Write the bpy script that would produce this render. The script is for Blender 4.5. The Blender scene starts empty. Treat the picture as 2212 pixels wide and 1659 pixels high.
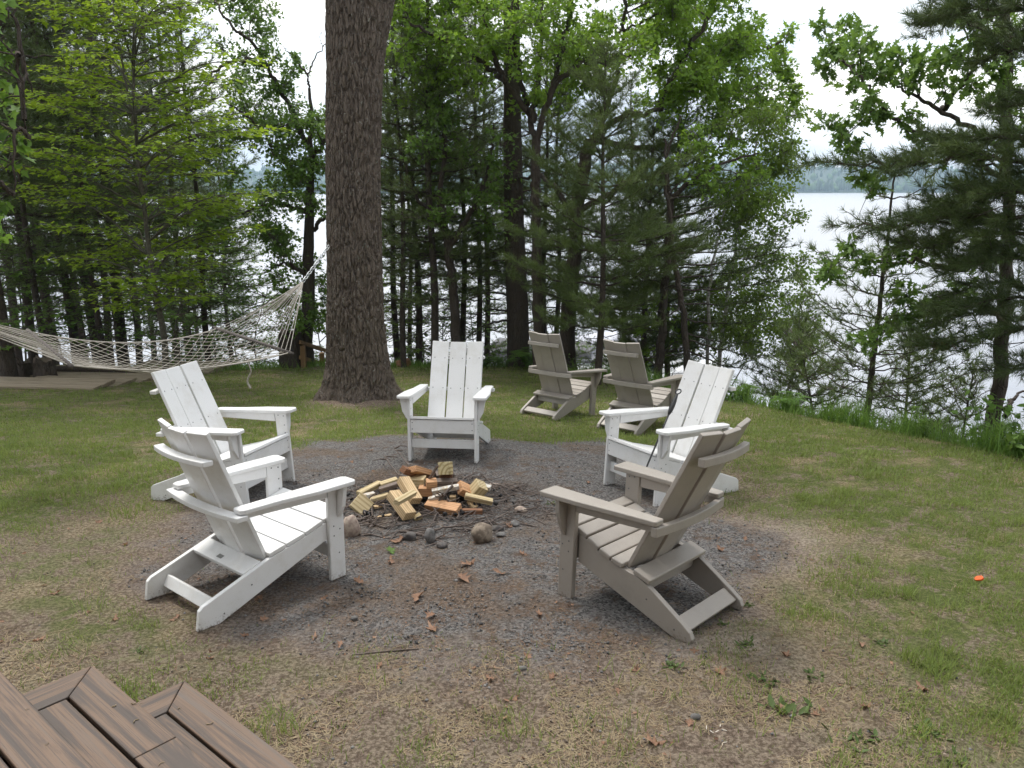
import bpy, bmesh, math, random
import numpy as np
from mathutils import Matrix, Vector

# ------------------------------------------------------------------ camera, sky, sun, exposure
SC = bpy.context.scene
COL = SC.collection
R = math.radians
CAM_H = 2.29213; PITCH = .232087; ROLL = -.00186446; FPX = 3097.896 / 3840.0
cam_d = bpy.data.cameras.new('camera'); cam = bpy.data.objects.new('camera', cam_d); COL.objects.link(cam)
cam_d.sensor_width = 36.0; cam_d.lens = 36.0 * FPX; cam_d.clip_start = .05; cam_d.clip_end = 6000
_r = np.array([1., 0, 0]); _u = np.array([0, math.sin(PITCH), math.cos(PITCH)]); _f = np.array([0, math.cos(PITCH), -math.sin(PITCH)])
_c, _s = math.cos(ROLL), math.sin(ROLL)
_r2 = _c * _r + _s * _u; _u2 = -_s * _r + _c * _u
cam.matrix_world = Matrix(((_r2[0], _u2[0], -_f[0], 0), (_r2[1], _u2[1], -_f[1], 0), (_r2[2], _u2[2], -_f[2], CAM_H), (0, 0, 0, 1)))
SC.camera = cam

SUN_EL = R(64); SUN_AZ = R(325)          # azimuth clockwise from +Y: high over the lake, a little to the left
W = bpy.data.worlds.new('World'); SC.world = W; W.use_nodes = True
nt = W.node_tree; nt.nodes.clear()
def N(t, typ, **kw):
    n = t.nodes.new(typ)
    for k, v in kw.items(): setattr(n, k, v)
    return n
o_ = N(nt, 'ShaderNodeOutputWorld'); bg = N(nt, 'ShaderNodeBackground')
sky = N(nt, 'ShaderNodeTexSky', sky_type='NISHITA', sun_disc=False, sun_elevation=SUN_EL, sun_rotation=SUN_AZ, air_density=1.0, dust_density=1.5)
tc = N(nt, 'ShaderNodeTexCoord'); mp = N(nt, 'ShaderNodeMapping'); mp.inputs['Scale'].default_value = (1.0, 1.0, 2.6)
nz = N(nt, 'ShaderNodeTexNoise'); nz.inputs['Scale'].default_value = 3.2; nz.inputs['Detail'].default_value = 7; nz.inputs['Roughness'].default_value = .58
nz2 = N(nt, 'ShaderNodeTexNoise'); nz2.inputs['Scale'].default_value = 2.1; nz2.inputs['Detail'].default_value = 5
cr = N(nt, 'ShaderNodeValToRGB'); cr.color_ramp.elements[0].position = .30; cr.color_ramp.elements[1].position = .52
cr2 = N(nt, 'ShaderNodeValToRGB'); cr2.color_ramp.elements[0].position = .36; cr2.color_ramp.elements[1].position = .64
cr2.color_ramp.elements[0].color = (3.7, 4.1, 4.8, 1); cr2.color_ramp.elements[1].color = (9.8, 9.5, 8.8, 1)
sk = N(nt, 'ShaderNodeMix', data_type='RGBA'); mx = N(nt, 'ShaderNodeMix', data_type='RGBA')
sk.inputs['Factor'].default_value = .45; sk.inputs['B'].default_value = (4.6, 5.6, 6.8, 1)      # thin veil over the blue
L = nt.links.new
L(tc.outputs['Generated'], mp.inputs['Vector']); L(mp.outputs['Vector'], nz.inputs['Vector']); L(mp.outputs['Vector'], nz2.inputs['Vector'])
L(nz.outputs['Fac'], cr.inputs['Fac']); L(nz2.outputs['Fac'], cr2.inputs['Fac'])
L(sky.outputs['Color'], sk.inputs['A']); L(sk.outputs['Result'], mx.inputs['A']); L(cr2.outputs['Color'], mx.inputs['B']); L(cr.outputs['Color'], mx.inputs['Factor'])
L(mx.outputs['Result'], bg.inputs['Color']); bg.inputs['Strength'].default_value = .10; L(bg.outputs['Background'], o_.inputs['Surface'])

sun_d = bpy.data.lights.new('sun', 'SUN'); sun = bpy.data.objects.new('sun', sun_d); COL.objects.link(sun)
sun_d.energy = 1.5; sun_d.angle = R(16); sun_d.color = (1, .96, .9)
_sd = Vector((math.sin(SUN_AZ) * math.cos(SUN_EL), math.cos(SUN_AZ) * math.cos(SUN_EL), math.sin(SUN_EL)))
sun.rotation_euler = _sd.to_track_quat('Z', 'Y').to_euler(); sun.location = (-3, 6, 18)
SC.view_settings.view_transform = 'Standard'; SC.view_settings.look = 'None'; SC.view_settings.exposure = 1.2; SC.view_settings.gamma = 1.0
SC.render.engine = 'CYCLES'; SC.cycles.use_denoising = True; SC.cycles.max_bounces = 5; SC.cycles.diffuse_bounces = 3; SC.cycles.glossy_bounces = 2; SC.cycles.transmission_bounces = 3; SC.cycles.transparent_max_bounces = 4; SC.cycles.use_adaptive_sampling = True; SC.cycles.adaptive_threshold = .02
SC.cycles.volume_bounces = 0; SC.cycles.caustics_reflective = False; SC.cycles.caustics_refractive = False

# ------------------------------------------------------------------ helpers
rng = np.random.default_rng(11); random.seed(5)
A = lambda *a: np.array(a, float)
def ray(u, v):
    """direction through a point given in 2212x1659 picture units"""
    x = u / 2212 - .5; y = (v - 829.5) / 2212
    d = _r2 * x - _u2 * y + _f * FPX
    return d
def P(u, v, y):
    d = ray(u, v); return A(0, 0, CAM_H) + d * (y / d[1])
def PZ(u, v, z):
    d = ray(u, v); return A(0, 0, CAM_H) + d * ((z - CAM_H) / d[2])

def fbm(x, y, scale, octv=4, seed=0, gain=.5):
    g = np.random.default_rng(seed).random((256, 256)); out = np.zeros(np.shape(x)); a = 1.; tot = 0.
    for k in range(octv):
        s = scale * 2 ** k; X = x * s + 17.3 * k; Y = y * s + 9.7 * k
        xi = np.floor(X).astype(int); yi = np.floor(Y).astype(int); fx = X - xi; fy = Y - yi
        fx = fx * fx * (3 - 2 * fx); fy = fy * fy * (3 - 2 * fy)
        q = lambda i, j: g[(xi + i) & 255, (yi + j) & 255]
        out += a * ((q(0, 0) * (1 - fx) + q(1, 0) * fx) * (1 - fy) + (q(0, 1) * (1 - fx) + q(1, 1) * fx) * fy); tot += a; a *= gain
    return out / tot
def sstep(a, b, x):
    t = np.clip((x - a) / (b - a), 0, 1); return t * t * (3 - 2 * t)

def mesh_np(name, v, f, mats=(), midx=None, smooth=False):
    """v (n,3), f (m,k) with k 3 or 4"""
    me = bpy.data.meshes.new(name); v = np.asarray(v, np.float32); f = np.asarray(f, np.int32); k = f.shape[1]
    me.vertices.add(len(v)); me.vertices.foreach_set('co', v.ravel())
    me.loops.add(f.size); me.loops.foreach_set('vertex_index', f.ravel())
    me.polygons.add(len(f)); me.polygons.foreach_set('loop_start', np.arange(0, f.size, k, dtype=np.int32))
    try: me.polygons.foreach_set('loop_total', np.full(len(f), k, np.int32))
    except Exception: pass
    for m in mats: me.materials.append(m)
    if midx is not None: me.polygons.foreach_set('material_index', np.asarray(midx, np.int32))
    if smooth: me.polygons.foreach_set('use_smooth', np.ones(len(f), bool))
    me.update(calc_edges=True)
    return me
def put(name, me, parent=None, loc=None, label=None, cat=None, group=None, kind=None):
    o = bpy.data.objects.new(name, me); COL.objects.link(o)
    if parent is not None: o.parent = parent
    if loc is not None: o.location = loc
    if label: o['label'] = label
    if cat: o['category'] = cat
    if group: o['group'] = group
    if kind: o['kind'] = kind
    return o
def thing(name, label, cat, loc=(0, 0, 0), group=None): return put(name, None, None, loc, label, cat, group)

class Acc:
    """collects triangles with a material slot"""
    def __init__(s): s.v = []; s.f = []; s.m = []; s.n = 0
    def add(s, v, f, m=0):
        v = np.asarray(v, float); f = np.asarray(f, int)
        if f.shape[1] == 4: f = np.vstack([f[:, [0, 1, 2]], f[:, [0, 2, 3]]])
        s.v.append(v); s.f.append(f + s.n); s.m.append(np.full(len(f), m)); s.n += len(v)
    def mesh(s, name, mats, origin=(0, 0, 0), smooth=False):
        return mesh_np(name, np.vstack(s.v) - A(*origin), np.vstack(s.f), mats, np.concatenate(s.m), smooth)
    @property
    def empty(s): return s.n == 0

def unit(a): return a / np.maximum(np.linalg.norm(a, axis=-1, keepdims=True), 1e-9)
def smooth_path(p, n):
    p = np.asarray(p, float)
    if len(p) < 3:
        t = np.linspace(0, 1, n)[:, None]; return p[0] * (1 - t) + p[-1] * t
    q = np.vstack([2 * p[0] - p[1], p, 2 * p[-1] - p[-2]]); out = []
    T = np.linspace(0, len(p) - 1 - 1e-6, n)
    for t in T:
        i = int(t); f = t - i; a, b, c, d = q[i:i + 4]
        out.append(.5 * ((2 * b) + (c - a) * f + (2 * a - 5 * b + 4 * c - d) * f * f + (3 * b - 3 * c + d - a) * f ** 3))
    return np.array(out)
def tube(acc, p, r, sides=6, m=0, cap=False):
    p = np.asarray(p, float); n = len(p); r = np.broadcast_to(np.asarray(r, float), (n,))
    t = unit(np.gradient(p, axis=0)); ref = A(0, 0, 1) if abs(t[0][2]) < .9 else A(1, 0, 0)
    x = unit(np.cross(np.broadcast_to(ref, t.shape), t)); bad = np.linalg.norm(np.cross(np.broadcast_to(ref, t.shape), t), axis=1) < .05
    if bad.any(): x[bad] = unit(np.cross(np.broadcast_to(A(.3, 1, .2), t[bad].shape), t[bad]))
    y = np.cross(t, x); a = np.linspace(0, 2 * np.pi, sides, endpoint=False)
    v = p[:, None] + r[:, None, None] * (np.cos(a)[None, :, None] * x[:, None] + np.sin(a)[None, :, None] * y[:, None])
    i = np.arange(n - 1)[:, None] * sides; j = np.arange(sides)[None]; k = (j + 1) % sides
    f = np.stack([i + j, i + k, i + sides + k, i + sides + j], -1).reshape(-1, 4)
    acc.add(v.reshape(-1, 3), f, m)
    if cap:
        for s0, rev in ((0, True), ((n - 1) * sides, False)):
            ff = np.array([[s0, s0 + q, s0 + q + 1] for q in range(1, sides - 1)])
            acc.f.append((ff[:, ::-1] if rev else ff) + acc.n - n * sides); acc.m.append(np.full(len(ff), m))
def scatter(acc, tv, tf, pos, d, nrm, size, m=0):
    """copies of a small template: local y along d, local z near nrm"""
    pos = np.asarray(pos, float); n = len(pos)
    if n == 0: return
    y = unit(d); x = unit(np.cross(y, nrm)); z = np.cross(x, y); size = np.broadcast_to(size, (n,))
    v = pos[:, None] + size[:, None, None] * (tv[None, :, 0:1] * x[:, None] + tv[None, :, 1:2] * y[:, None] + tv[None, :, 2:3] * z[:, None])
    f = (tf[None] + (np.arange(n) * len(tv))[:, None, None]).reshape(-1, 3)
    acc.add(v.reshape(-1, 3), f, m)
def fan(outline, c=(0, .45), fold=.12):
    o = np.array([(x, y, abs(x) * fold) for x, y in outline] + [(c[0], c[1], -.03)]); k = len(outline)
    return o, np.array([(k, i, (i + 1) % k) for i in range(k)])
OAK = fan([(0, 0), (.16, .2), (.09, .3), (.34, .45), (.13, .5), (.36, .75), (.12, .74), (0, 1.05), (-.12, .74), (-.36, .75), (-.13, .5), (-.34, .45), (-.09, .3), (-.16, .2)])
OAKS = fan([(0, 0), (.34, .5), (.13, .6), (0, 1.05), (-.13, .6), (-.34, .5)])
MAPLE = fan([(0, 0), (.3, .05), (.22, .22), (.55, .42), (.22, .5), (0, 1.), (-.22, .5), (-.55, .42), (-.22, .22), (-.3, .05)], (0, .3))
MAPLES = fan([(0, 0), (.45, .3), (.15, .5), (0, 1.), (-.15, .5), (-.45, .3)], (0, .3))
OVAL = fan([(0, 0), (.24, .3), (.2, .65), (0, 1), (-.2, .65), (-.24, .3)], (0, .45))
BIRCH = (np.array([(0, 0, 0), (.33, .4, .05), (0, 1, 0), (-.33, .4, .05)]), np.array([(0, 1, 2), (0, 2, 3)]))
def tuft(n, spread, seed, wd=.034):
    g = np.random.default_rng(seed); v = []; f = []
    for k in range(n):
        a = g.uniform(0, 2 * np.pi); th = g.uniform(.25, spread); b = A(0, g.uniform(-.35, .35), 0); l = g.uniform(.75, 1.1)
        d = A(math.sin(th) * math.cos(a), math.cos(th), math.sin(th) * math.sin(a)); s = unit(np.cross(d, g.normal(size=3))) * wd
        v += [b - s, b + s, b + d * l]; f.append((3 * k, 3 * k + 1, 3 * k + 2))
    return np.array(v), np.array(f)
TUFTS2 = [tuft(32, 1.2, 4, .023), tuft(30, 1.35, 5, .023), tuft(34, 1.05, 6, .023)]
TUFTS = [tuft(20, 1.15, 1), tuft(18, 1.3, 2), tuft(22, 1.0, 3)]

# ------------------------------------------------------------------ materials
def nodes(name):
    m = bpy.data.materials.new(name); m.use_nodes = True; t = m.node_tree; b = t.nodes['Principled BSDF']; return m, t, b
def mixc(t, fac, a, b, blend='MIX'):
    n = N(t, 'ShaderNodeMix', data_type='RGBA', blend_type=blend)
    for s, v in (('A', a), ('B', b)):
        if isinstance(v, tuple): n.inputs[s].default_value = v if len(v) == 4 else v + (1,)
        else: t.links.new(v, n.inputs[s])
    if isinstance(fac, (int, float)): n.inputs['Factor'].default_value = fac
    else: t.links.new(fac, n.inputs['Factor'])
    return n.outputs['Result']
def noise(t, scale, detail=4, rough=.55, vec=None, dist=0.):
    n = N(t, 'ShaderNodeTexNoise'); n.inputs['Scale'].default_value = scale; n.inputs['Detail'].default_value = detail
    n.inputs['Roughness'].default_value = rough; n.inputs['Distortion'].default_value = dist
    if vec is not None: t.links.new(vec, n.inputs['Vector'])
    return n.outputs['Fac']
def ramp(t, fac, lo, hi):
    n = N(t, 'ShaderNodeMapRange', interpolation_type='SMOOTHSTEP'); n.inputs['From Min'].default_value = lo; n.inputs['From Max'].default_value = hi
    t.links.new(fac, n.inputs['Value']); return n.outputs['Result']
def coords(t, kind='Object', scale=(1, 1, 1), rnd=False):
    c = N(t, 'ShaderNodeTexCoord'); m_ = N(t, 'ShaderNodeMapping'); m_.inputs['Scale'].default_value = scale; v = c.outputs[kind]
    if rnd:
        oi = N(t, 'ShaderNodeObjectInfo'); a = N(t, 'ShaderNodeVectorMath', operation='ADD'); s = N(t, 'ShaderNodeMath', operation='MULTIPLY'); s.inputs[1].default_value = 37.
        t.links.new(oi.outputs['Random'], s.inputs[0]); t.links.new(v, a.inputs[0]); t.links.new(s.outputs[0], a.inputs[1]); v = a.outputs[0]
    t.links.new(v, m_.inputs['Vector']); return m_.outputs['Vector']
def bump(t, b, h, strength=.4, dist=.01):
    n = N(t, 'ShaderNodeBump'); n.inputs['Strength'].default_value = strength; n.inputs['Distance'].default_value = dist
    t.links.new(h, n.inputs['Height']); t.links.new(n.outputs['Normal'], b.inputs['Normal'])
def paint(name, c, c2, rough=.45):
    m, t, b = nodes(name); v = coords(t, 'Object', (1, 1, 1), True)
    big = ramp(t, noise(t, 7, 7, .72, v), .46, .70); fine = noise(t, 260, 3, .6, v)
    col = mixc(t, big, c, c2); col = mixc(t, ramp(t, noise(t, 38, 5, .7, v), .73, .80), col, tuple(x * .7 for x in c2))
    oi = N(t, 'ShaderNodeObjectInfo'); vv = N(t, 'ShaderNodeMapRange'); vv.inputs['To Min'].default_value = .93; vv.inputs['To Max'].default_value = 1.03; t.links.new(oi.outputs['Random'], vv.inputs['Value'])
    hs = N(t, 'ShaderNodeHueSaturation'); t.links.new(vv.outputs['Result'], hs.inputs['Value']); t.links.new(col, hs.inputs['Color']); col = hs.outputs['Color']
    sp_ = N(t, 'ShaderNodeSeparateXYZ'); t.links.new(coords(t, 'Object'), sp_.inputs[0]); lo_ = N(t, 'ShaderNodeMapRange'); lo_.inputs['From Min'].default_value = .10; lo_.inputs['From Max'].default_value = -.01; lo_.inputs['To Max'].default_value = .34; t.links.new(sp_.outputs['Z'], lo_.inputs['Value'])
    sm = N(t, 'ShaderNodeMath', operation='ADD'); t.links.new(lo_.outputs['Result'], sm.inputs[0]); t.links.new(noise(t, 55, 6, .75, v), sm.inputs[1]); col = mixc(t, ramp(t, sm.outputs[0], .72, .95), col, (.17, .125, .09))
    t.links.new(col, b.inputs['Base Color']); b.inputs['Roughness'].default_value = rough; bump(t, b, fine, .12, .002); return m
def simple(name, c, rough=.6, c2=None, scale=20, bmp=0, metallic=0, stretch=(1, 1, 1), bd=.005, lo=.35, hi=.65):
    m, t, b = nodes(name); v = coords(t, 'Object', stretch, True); n = noise(t, scale, 5, .6, v)
    if c2: t.links.new(mixc(t, ramp(t, n, lo, hi), c, c2), b.inputs['Base Color'])
    else: b.inputs['Base Color'].default_value = c + (1,)
    b.inputs['Roughness'].default_value = rough; b.inputs['Metallic'].default_value = metallic
    if bmp: bump(t, b, n, bmp, bd)
    return m
def foliage(name, dark, light, transl=.35, rough=.55, patch=1.3, tint=None):
    m, t, b = nodes(name); t.nodes.remove(b); out = t.nodes['Material Output']
    g = N(t, 'ShaderNodeNewGeometry'); v = coords(t, 'Object')
    f = N(t, 'ShaderNodeMath', operation='MULTIPLY_ADD'); f.inputs[1].default_value = .6
    t.links.new(g.outputs['Random Per Island'], f.inputs[0])
    pn = N(t, 'ShaderNodeMath', operation='MULTIPLY_ADD'); pn.inputs[1].default_value = 1.4; pn.inputs[2].default_value = -.5
    t.links.new(noise(t, patch, 3, .6, v), pn.inputs[0]); t.links.new(pn.outputs[0], f.inputs[2])
    col = mixc(t, f.outputs[0], dark, light)
    d = N(t, 'ShaderNodeBsdfPrincipled'); d.inputs['Roughness'].default_value = rough; d.inputs['Specular IOR Level'].default_value = .35
    tr = N(t, 'ShaderNodeBsdfTranslucent'); ms = N(t, 'ShaderNodeMixShader'); ms.inputs[0].default_value = transl
    t.links.new(col, d.inputs['Base Color'])
    tc_ = mixc(t, .5, col, tint or (light[0] * 1.4, light[1] * 1.3, light[2]))
    t.links.new(tc_, tr.inputs['Color'])
    t.links.new(d.outputs[0], ms.inputs[1]); t.links.new(tr.outputs[0], ms.inputs[2]); t.links.new(ms.outputs[0], out.inputs['Surface'])
    return m
def bark(name, c, c2, c3=None, sc=1.0, depth=.02):
    m, t, b = nodes(name); v = coords(t, 'Object', (1, 1, .22))
    vo = N(t, 'ShaderNodeTexVoronoi', feature='DISTANCE_TO_EDGE'); vo.inputs['Scale'].default_value = 26 * sc
    dn = N(t, 'ShaderNodeVectorMath', operation='MULTIPLY_ADD'); dn.inputs[1].default_value = (.05, .05, .05)
    nn = N(t, 'ShaderNodeTexNoise'); nn.inputs['Scale'].default_value = 14 * sc; t.links.new(v, nn.inputs['Vector'])
    t.links.new(nn.outputs['Color'], dn.inputs[0]); t.links.new(v, dn.inputs[2]); t.links.new(dn.outputs[0], vo.inputs['Vector'])
    n2 = noise(t, 60 * sc, 5, .65, v)
    h = N(t, 'ShaderNodeMath', operation='ADD'); t.links.new(ramp(t, vo.outputs['Distance'], 0, .09), h.inputs[0]); t.links.new(n2, h.inputs[1])
    col = mixc(t, n2, c, c2)
    if c3: col = mixc(t, ramp(t, noise(t, 24, 4, .75, coords(t, 'Object', (1, 1, .7))), .615, .66), col, c3)
    t.links.new(col, b.inputs['Base Color']); b.inputs['Roughness'].default_value = .9; b.inputs['Specular IOR Level'].default_value = .2
    bump(t, b, h.outputs[0], .9, depth); return m
def lumber(name, c, c2, ring=26., centre=None):
    m, t, b = nodes(name); v = coords(t, 'Object', (.12, 1, 1), centre is None)
    if centre:
        av = N(t, 'ShaderNodeVectorMath', operation='ADD'); av.inputs[1].default_value = centre; t.links.new(v, av.inputs[0]); v = av.outputs[0]
    w = N(t, 'ShaderNodeTexWave', wave_type='RINGS', rings_direction='X'); w.inputs['Scale'].default_value = ring; w.inputs['Distortion'].default_value = 1.2 if centre else 3.5
    w.inputs['Detail'].default_value = 2; w.inputs['Detail Scale'].default_value = 1.2
    t.links.new(v, w.inputs['Vector']); n = noise(t, 30, 4, .6, coords(t, 'Object', (.1, 1, 1), True))
    col = mixc(t, ramp(t, w.outputs['Fac'], .35, .95), c, c2); col = mixc(t, ramp(t, n, .45, .8), col, tuple(x * .6 for x in c2))
    t.links.new(col, b.inputs['Base Color']); b.inputs['Roughness'].default_value = .75; bump(t, b, n, .3, .003); return m

M = {}
M['white'] = paint('white_poly_lumber', (.78, .78, .78), (.71, .70, .68))
M['taupe'] = paint('taupe_poly_lumber', (.345, .312, .278), (.31, .280, .248), .42)
M['steel'] = simple('screw_steel', (.16, .16, .17), .35, metallic=1)
M['plate'] = simple('grey_plate', (.22, .22, .21), .5)
M['iron'] = simple('black_iron', (.012, .012, .014), .45, (.02, .02, .02), 40)
M['deck'] = None
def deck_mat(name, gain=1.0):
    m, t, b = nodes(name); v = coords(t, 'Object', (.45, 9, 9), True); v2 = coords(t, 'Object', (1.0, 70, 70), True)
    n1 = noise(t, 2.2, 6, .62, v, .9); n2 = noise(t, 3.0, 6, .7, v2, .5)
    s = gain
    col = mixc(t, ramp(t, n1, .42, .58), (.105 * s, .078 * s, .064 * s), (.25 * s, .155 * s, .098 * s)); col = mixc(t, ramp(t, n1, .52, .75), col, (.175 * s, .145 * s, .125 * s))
    col = mixc(t, ramp(t, n2, .50, .70), col, (.075 * s, .056 * s, .047 * s))
    t.links.new(col, b.inputs['Base Color']); b.inputs['Roughness'].default_value = .62; bump(t, b, n2, .35, .002); return m
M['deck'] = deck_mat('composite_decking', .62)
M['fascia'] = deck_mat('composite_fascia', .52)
M['weather'] = simple('weathered_timber', (.36, .30, .225), .85, (.22, .175, .125), 5, .4, stretch=(.6, 14, 14))
M['timber'] = simple('brown_timber', (.27, .165, .075), .8, (.19, .11, .05), 6, .3, stretch=(1, 1, .15))
M['pinewood'] = lumber('sawn_pine', (.66, .49, .29), (.50, .34, .175))
M['greenwood'] = lumber('treated_lumber', (.58, .47, .28), (.41, .31, .16), 16.)
M['ringed'] = lumber('ringed_post', (.56, .48, .28), (.33, .25, .11), 11., centre=(0, .035, .04))
M['orangewood'] = lumber('cedar_lumber', (.64, .37, .20), (.47, .245, .115))
M['greywood'] = lumber('grey_lumber', (.23, .18, .15), (.14, .105, .085))
M['redwood'] = lumber('brown_broken_wood', (.27, .13, .065), (.16, .075, .04))
M['whitewash'] = simple('flaking_white_paint', (.66, .66, .64), .7, (.46, .36, .24), 45, .3)
M['char'] = simple('charcoal', (.009, .009, .010), .7, (.03, .028, .028), 50, .8)
M['twig'] = simple('twig_bark', (.085, .062, .05), .85, (.16, .13, .115), 60, .3)
M['rope'] = simple('cotton_rope', (.42, .39, .345), .9, (.32, .29, .255), 90)
M['bar'] = simple('grey_spreader_wood', (.115, .098, .088), .8, (.07, .06, .055), 30, .3)
M['chain'] = simple('galvanised_chain', (.50, .52, .54), .4, metallic=.8)
M['rock'] = simple('tan_granite', (.29, .235, .18), .9, (.16, .125, .095), 22, .8, lo=.42, hi=.58)
M['rock2'] = simple('dark_basalt', (.075, .066, .066), .85, (.12, .108, .10), 24, .7, lo=.42, hi=.58)
M['rock3'] = simple('pale_pitted_stone', (.45, .37, .30), .9, (.27, .20, .17), 30, .8)
M['rock4'] = simple('grey_stone', (.21, .20, .195), .85, (.115, .11, .105), 25, .7, lo=.42, hi=.58)
M['bark'] = bark('bark_oak', (.058, .047, .040), (.125, .102, .085))
M['barkb'] = bark('bark_big_tree', (.105, .083, .068), (.235, .192, .158), (.30, .305, .26), 1.1, .03)
M['barkp'] = bark('bark_pine', (.060, .050, .043), (.125, .102, .085))
M['barky'] = simple('bark_sapling', (.075, .066, .05), .8, (.12, .11, .085), 30, .3)
M['barkw'] = simple('bark_birch', (.50, .48, .45), .7, (.22, .2, .18), 14, .2, stretch=(1, 1, 3))
M['oak'] = foliage('oak_leaf', (0.106, 0.192, 0.029), (0.251, 0.409, 0.055), .48)
M['oakd'] = foliage('oak_leaf_dark', (0.078, 0.150, 0.032), (0.182, 0.307, 0.060), .38)
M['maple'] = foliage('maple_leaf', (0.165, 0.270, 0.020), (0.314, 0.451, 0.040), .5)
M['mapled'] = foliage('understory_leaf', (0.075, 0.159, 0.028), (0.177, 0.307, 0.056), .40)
M['birch'] = foliage('birch_leaf', (0.121, 0.196, 0.034), (0.218, 0.328, 0.060), .45)
M['pine'] = foliage('white_pine_needle', (.072, .112, .030), (.168, .230, .074), .25, .5)
M['pined'] = foliage('red_pine_needle', (0.050, 0.084, 0.027), (0.135, 0.186, 0.058), .15, .5)
M['weed'] = foliage('weed_leaf', (0.090, 0.166, 0.034), (0.179, 0.283, 0.066), .35)
M['low'] = foliage('low_weed_leaf', (.055, .095, .022), (.12, .170, .045), .25)
M['fern'] = foliage('fern_leaf', (0.066, 0.144, 0.022), (0.144, 0.270, 0.042), .4)
M['grass'] = foliage('lawn_blade', (.098, .158, .032), (.275, .340, .092), .35, .6, 1.1)
M['tall'] = foliage('tall_grass_blade', (0.094, 0.194, 0.036), (0.216, 0.360, 0.072), .35, .6)
M['straw'] = foliage('dry_straw', (.19, .145, .085), (.42, .34, .215), .2, .8, 2.5)
M['needle'] = foliage('fallen_needle', (.10, .06, .038), (.30, .20, .13), .05, .9, 2.)
M['dead'] = foliage('dead_oak_leaf', (.15, .075, .045), (.40, .25, .165), .15, .7, 3.)
M['deadp'] = simple('rusty_needles', (.28, .10, .04), .8, (.18, .07, .03), 30)
M['cone'] = simple('pine_cone', (.15, .07, .045), .9, (.09, .05, .035), 40)

# ------------------------------------------------------------------ terrain
GY = A(-60, -20, 0, 4, 5, 6, 7, 8, 9, 10, 12, 16, 24, 60); GZ = A(.9, .6, .30, .225, .152, .085, .012, -.135, -.272, -.39, -.64, -1.07, -1.7, -2.6)
_gy = np.linspace(-60, 60, 2401); _gz = np.interp(_gy, GY, GZ); _k = np.ones(21) / 21; _gz = np.convolve(np.pad(_gz, 10, mode='edge'), _k, 'valid')
EX = A(-60, -16, -9, -7, -5, -3.6, -2, 0, 1.2, 2.2, 3.0, 3.85, 4.35, 6, 10, 18, 60); EY = A(24, 20, 14.6, 14.2, 15.0, 15.6, 15.5, 15.2, 14.2, 12.2, 10.5, 8.35, 6.7, 4.4, 1.5, -2, -10)
LAKE_Z = -5.5
CH = {  # chair poses: x, y, z, heading, rx, ry (degrees)
 'W1': (-1.345, 4.2, .199, -40.6, -1.4, -1.2), 'W2': (-2.038, 5.814, .096, -108.3, 3.8, -.7), 'W3': (-.547, 6.909, .028, 172.4, 4.6, .5), 'W4': (1.104, 5.89, .067, 121.6, 4.4, 1.1),
 'T1': (.608, 3.955, .242, 47.3, .3, 2.4), 'T2': (.621, 9.634, -.351, -40.7, -6.4, -1.2), 'T3': (1.457, 8.922, -.282, -40.9, -2.1, -1.2)}
def chair_matrix(k):
    x, y, z, th, rx, ry = CH[k]
    return Matrix.Translation((x, y, z)) @ Matrix.Rotation(R(th), 4, 'Z') @ Matrix.Rotation(R(rx), 4, 'X') @ Matrix.Rotation(R(ry), 4, 'Y')
_cp = []
for k in CH:
    for q in ((.28, .25), (-.28, .25), (.255, -.51), (-.255, -.51)):
        w = chair_matrix(k) @ Vector((q[0], q[1], 0)); _cp.append((w.x, w.y, w.z))
_cp = np.array(_cp)
def lawn0(y): return np.interp(y, _gy, _gz)
_K = np.exp(-((_cp[:, None, :2] - _cp[None, :, :2]) ** 2).sum(-1) / (2 * .35 ** 2)); _wt = np.linalg.solve(_K + .02 * np.eye(len(_cp)), _cp[:, 2] - lawn0(_cp[:, 1]))
def gz(x, y):
    x = np.asarray(x, float); y = np.asarray(y, float); sh = np.broadcast(x, y).shape; x = np.broadcast_to(x, sh).ravel(); y = np.broadcast_to(y, sh).ravel()
    ye = np.interp(x, EX, EY); d = y - ye; dd = np.maximum(d, 0)
    z = lawn0(np.minimum(y, ye + 3)) - np.where(d > 0, .46 * (np.sqrt(dd * dd + .8) - .894), 0)
    near = (y > 2) & (y < 12) & (np.abs(x) < 4)
    if near.any():
        c = np.exp(-((x[near, None] - _cp[None, :, 0]) ** 2 + (y[near, None] - _cp[None, :, 1]) ** 2) / (2 * .35 ** 2)) @ _wt; z = z.copy(); z[near] += c
    z += .028 * (fbm(x, y, .55, 3, 3) - .5)
    # little mound at the foot of the big tree
    z += .10 * np.exp(-((x + 2.06) ** 2 + (y - 10.73) ** 2) / .5)
    z += .045 * np.exp(-(((x + .60) / .55) ** 2 + ((y - 5.52) / .42) ** 2))
    z = np.maximum(z, LAKE_Z - 2.5)
    return z.reshape(sh)
def g1(x, y): return float(gz(A(x), A(y))[0])
def GP(u, v, dz=0.):
    """point of the terrain (plus dz) seen at picture position u, v"""
    d = ray(u, v); t = np.linspace(1.5, 40, 3000); p = A(0, 0, CAM_H) + t[:, None] * d; below = p[:, 2] < gz(p[:, 0], p[:, 1]) + dz
    i = int(np.argmax(below)); return p[i]

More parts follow.
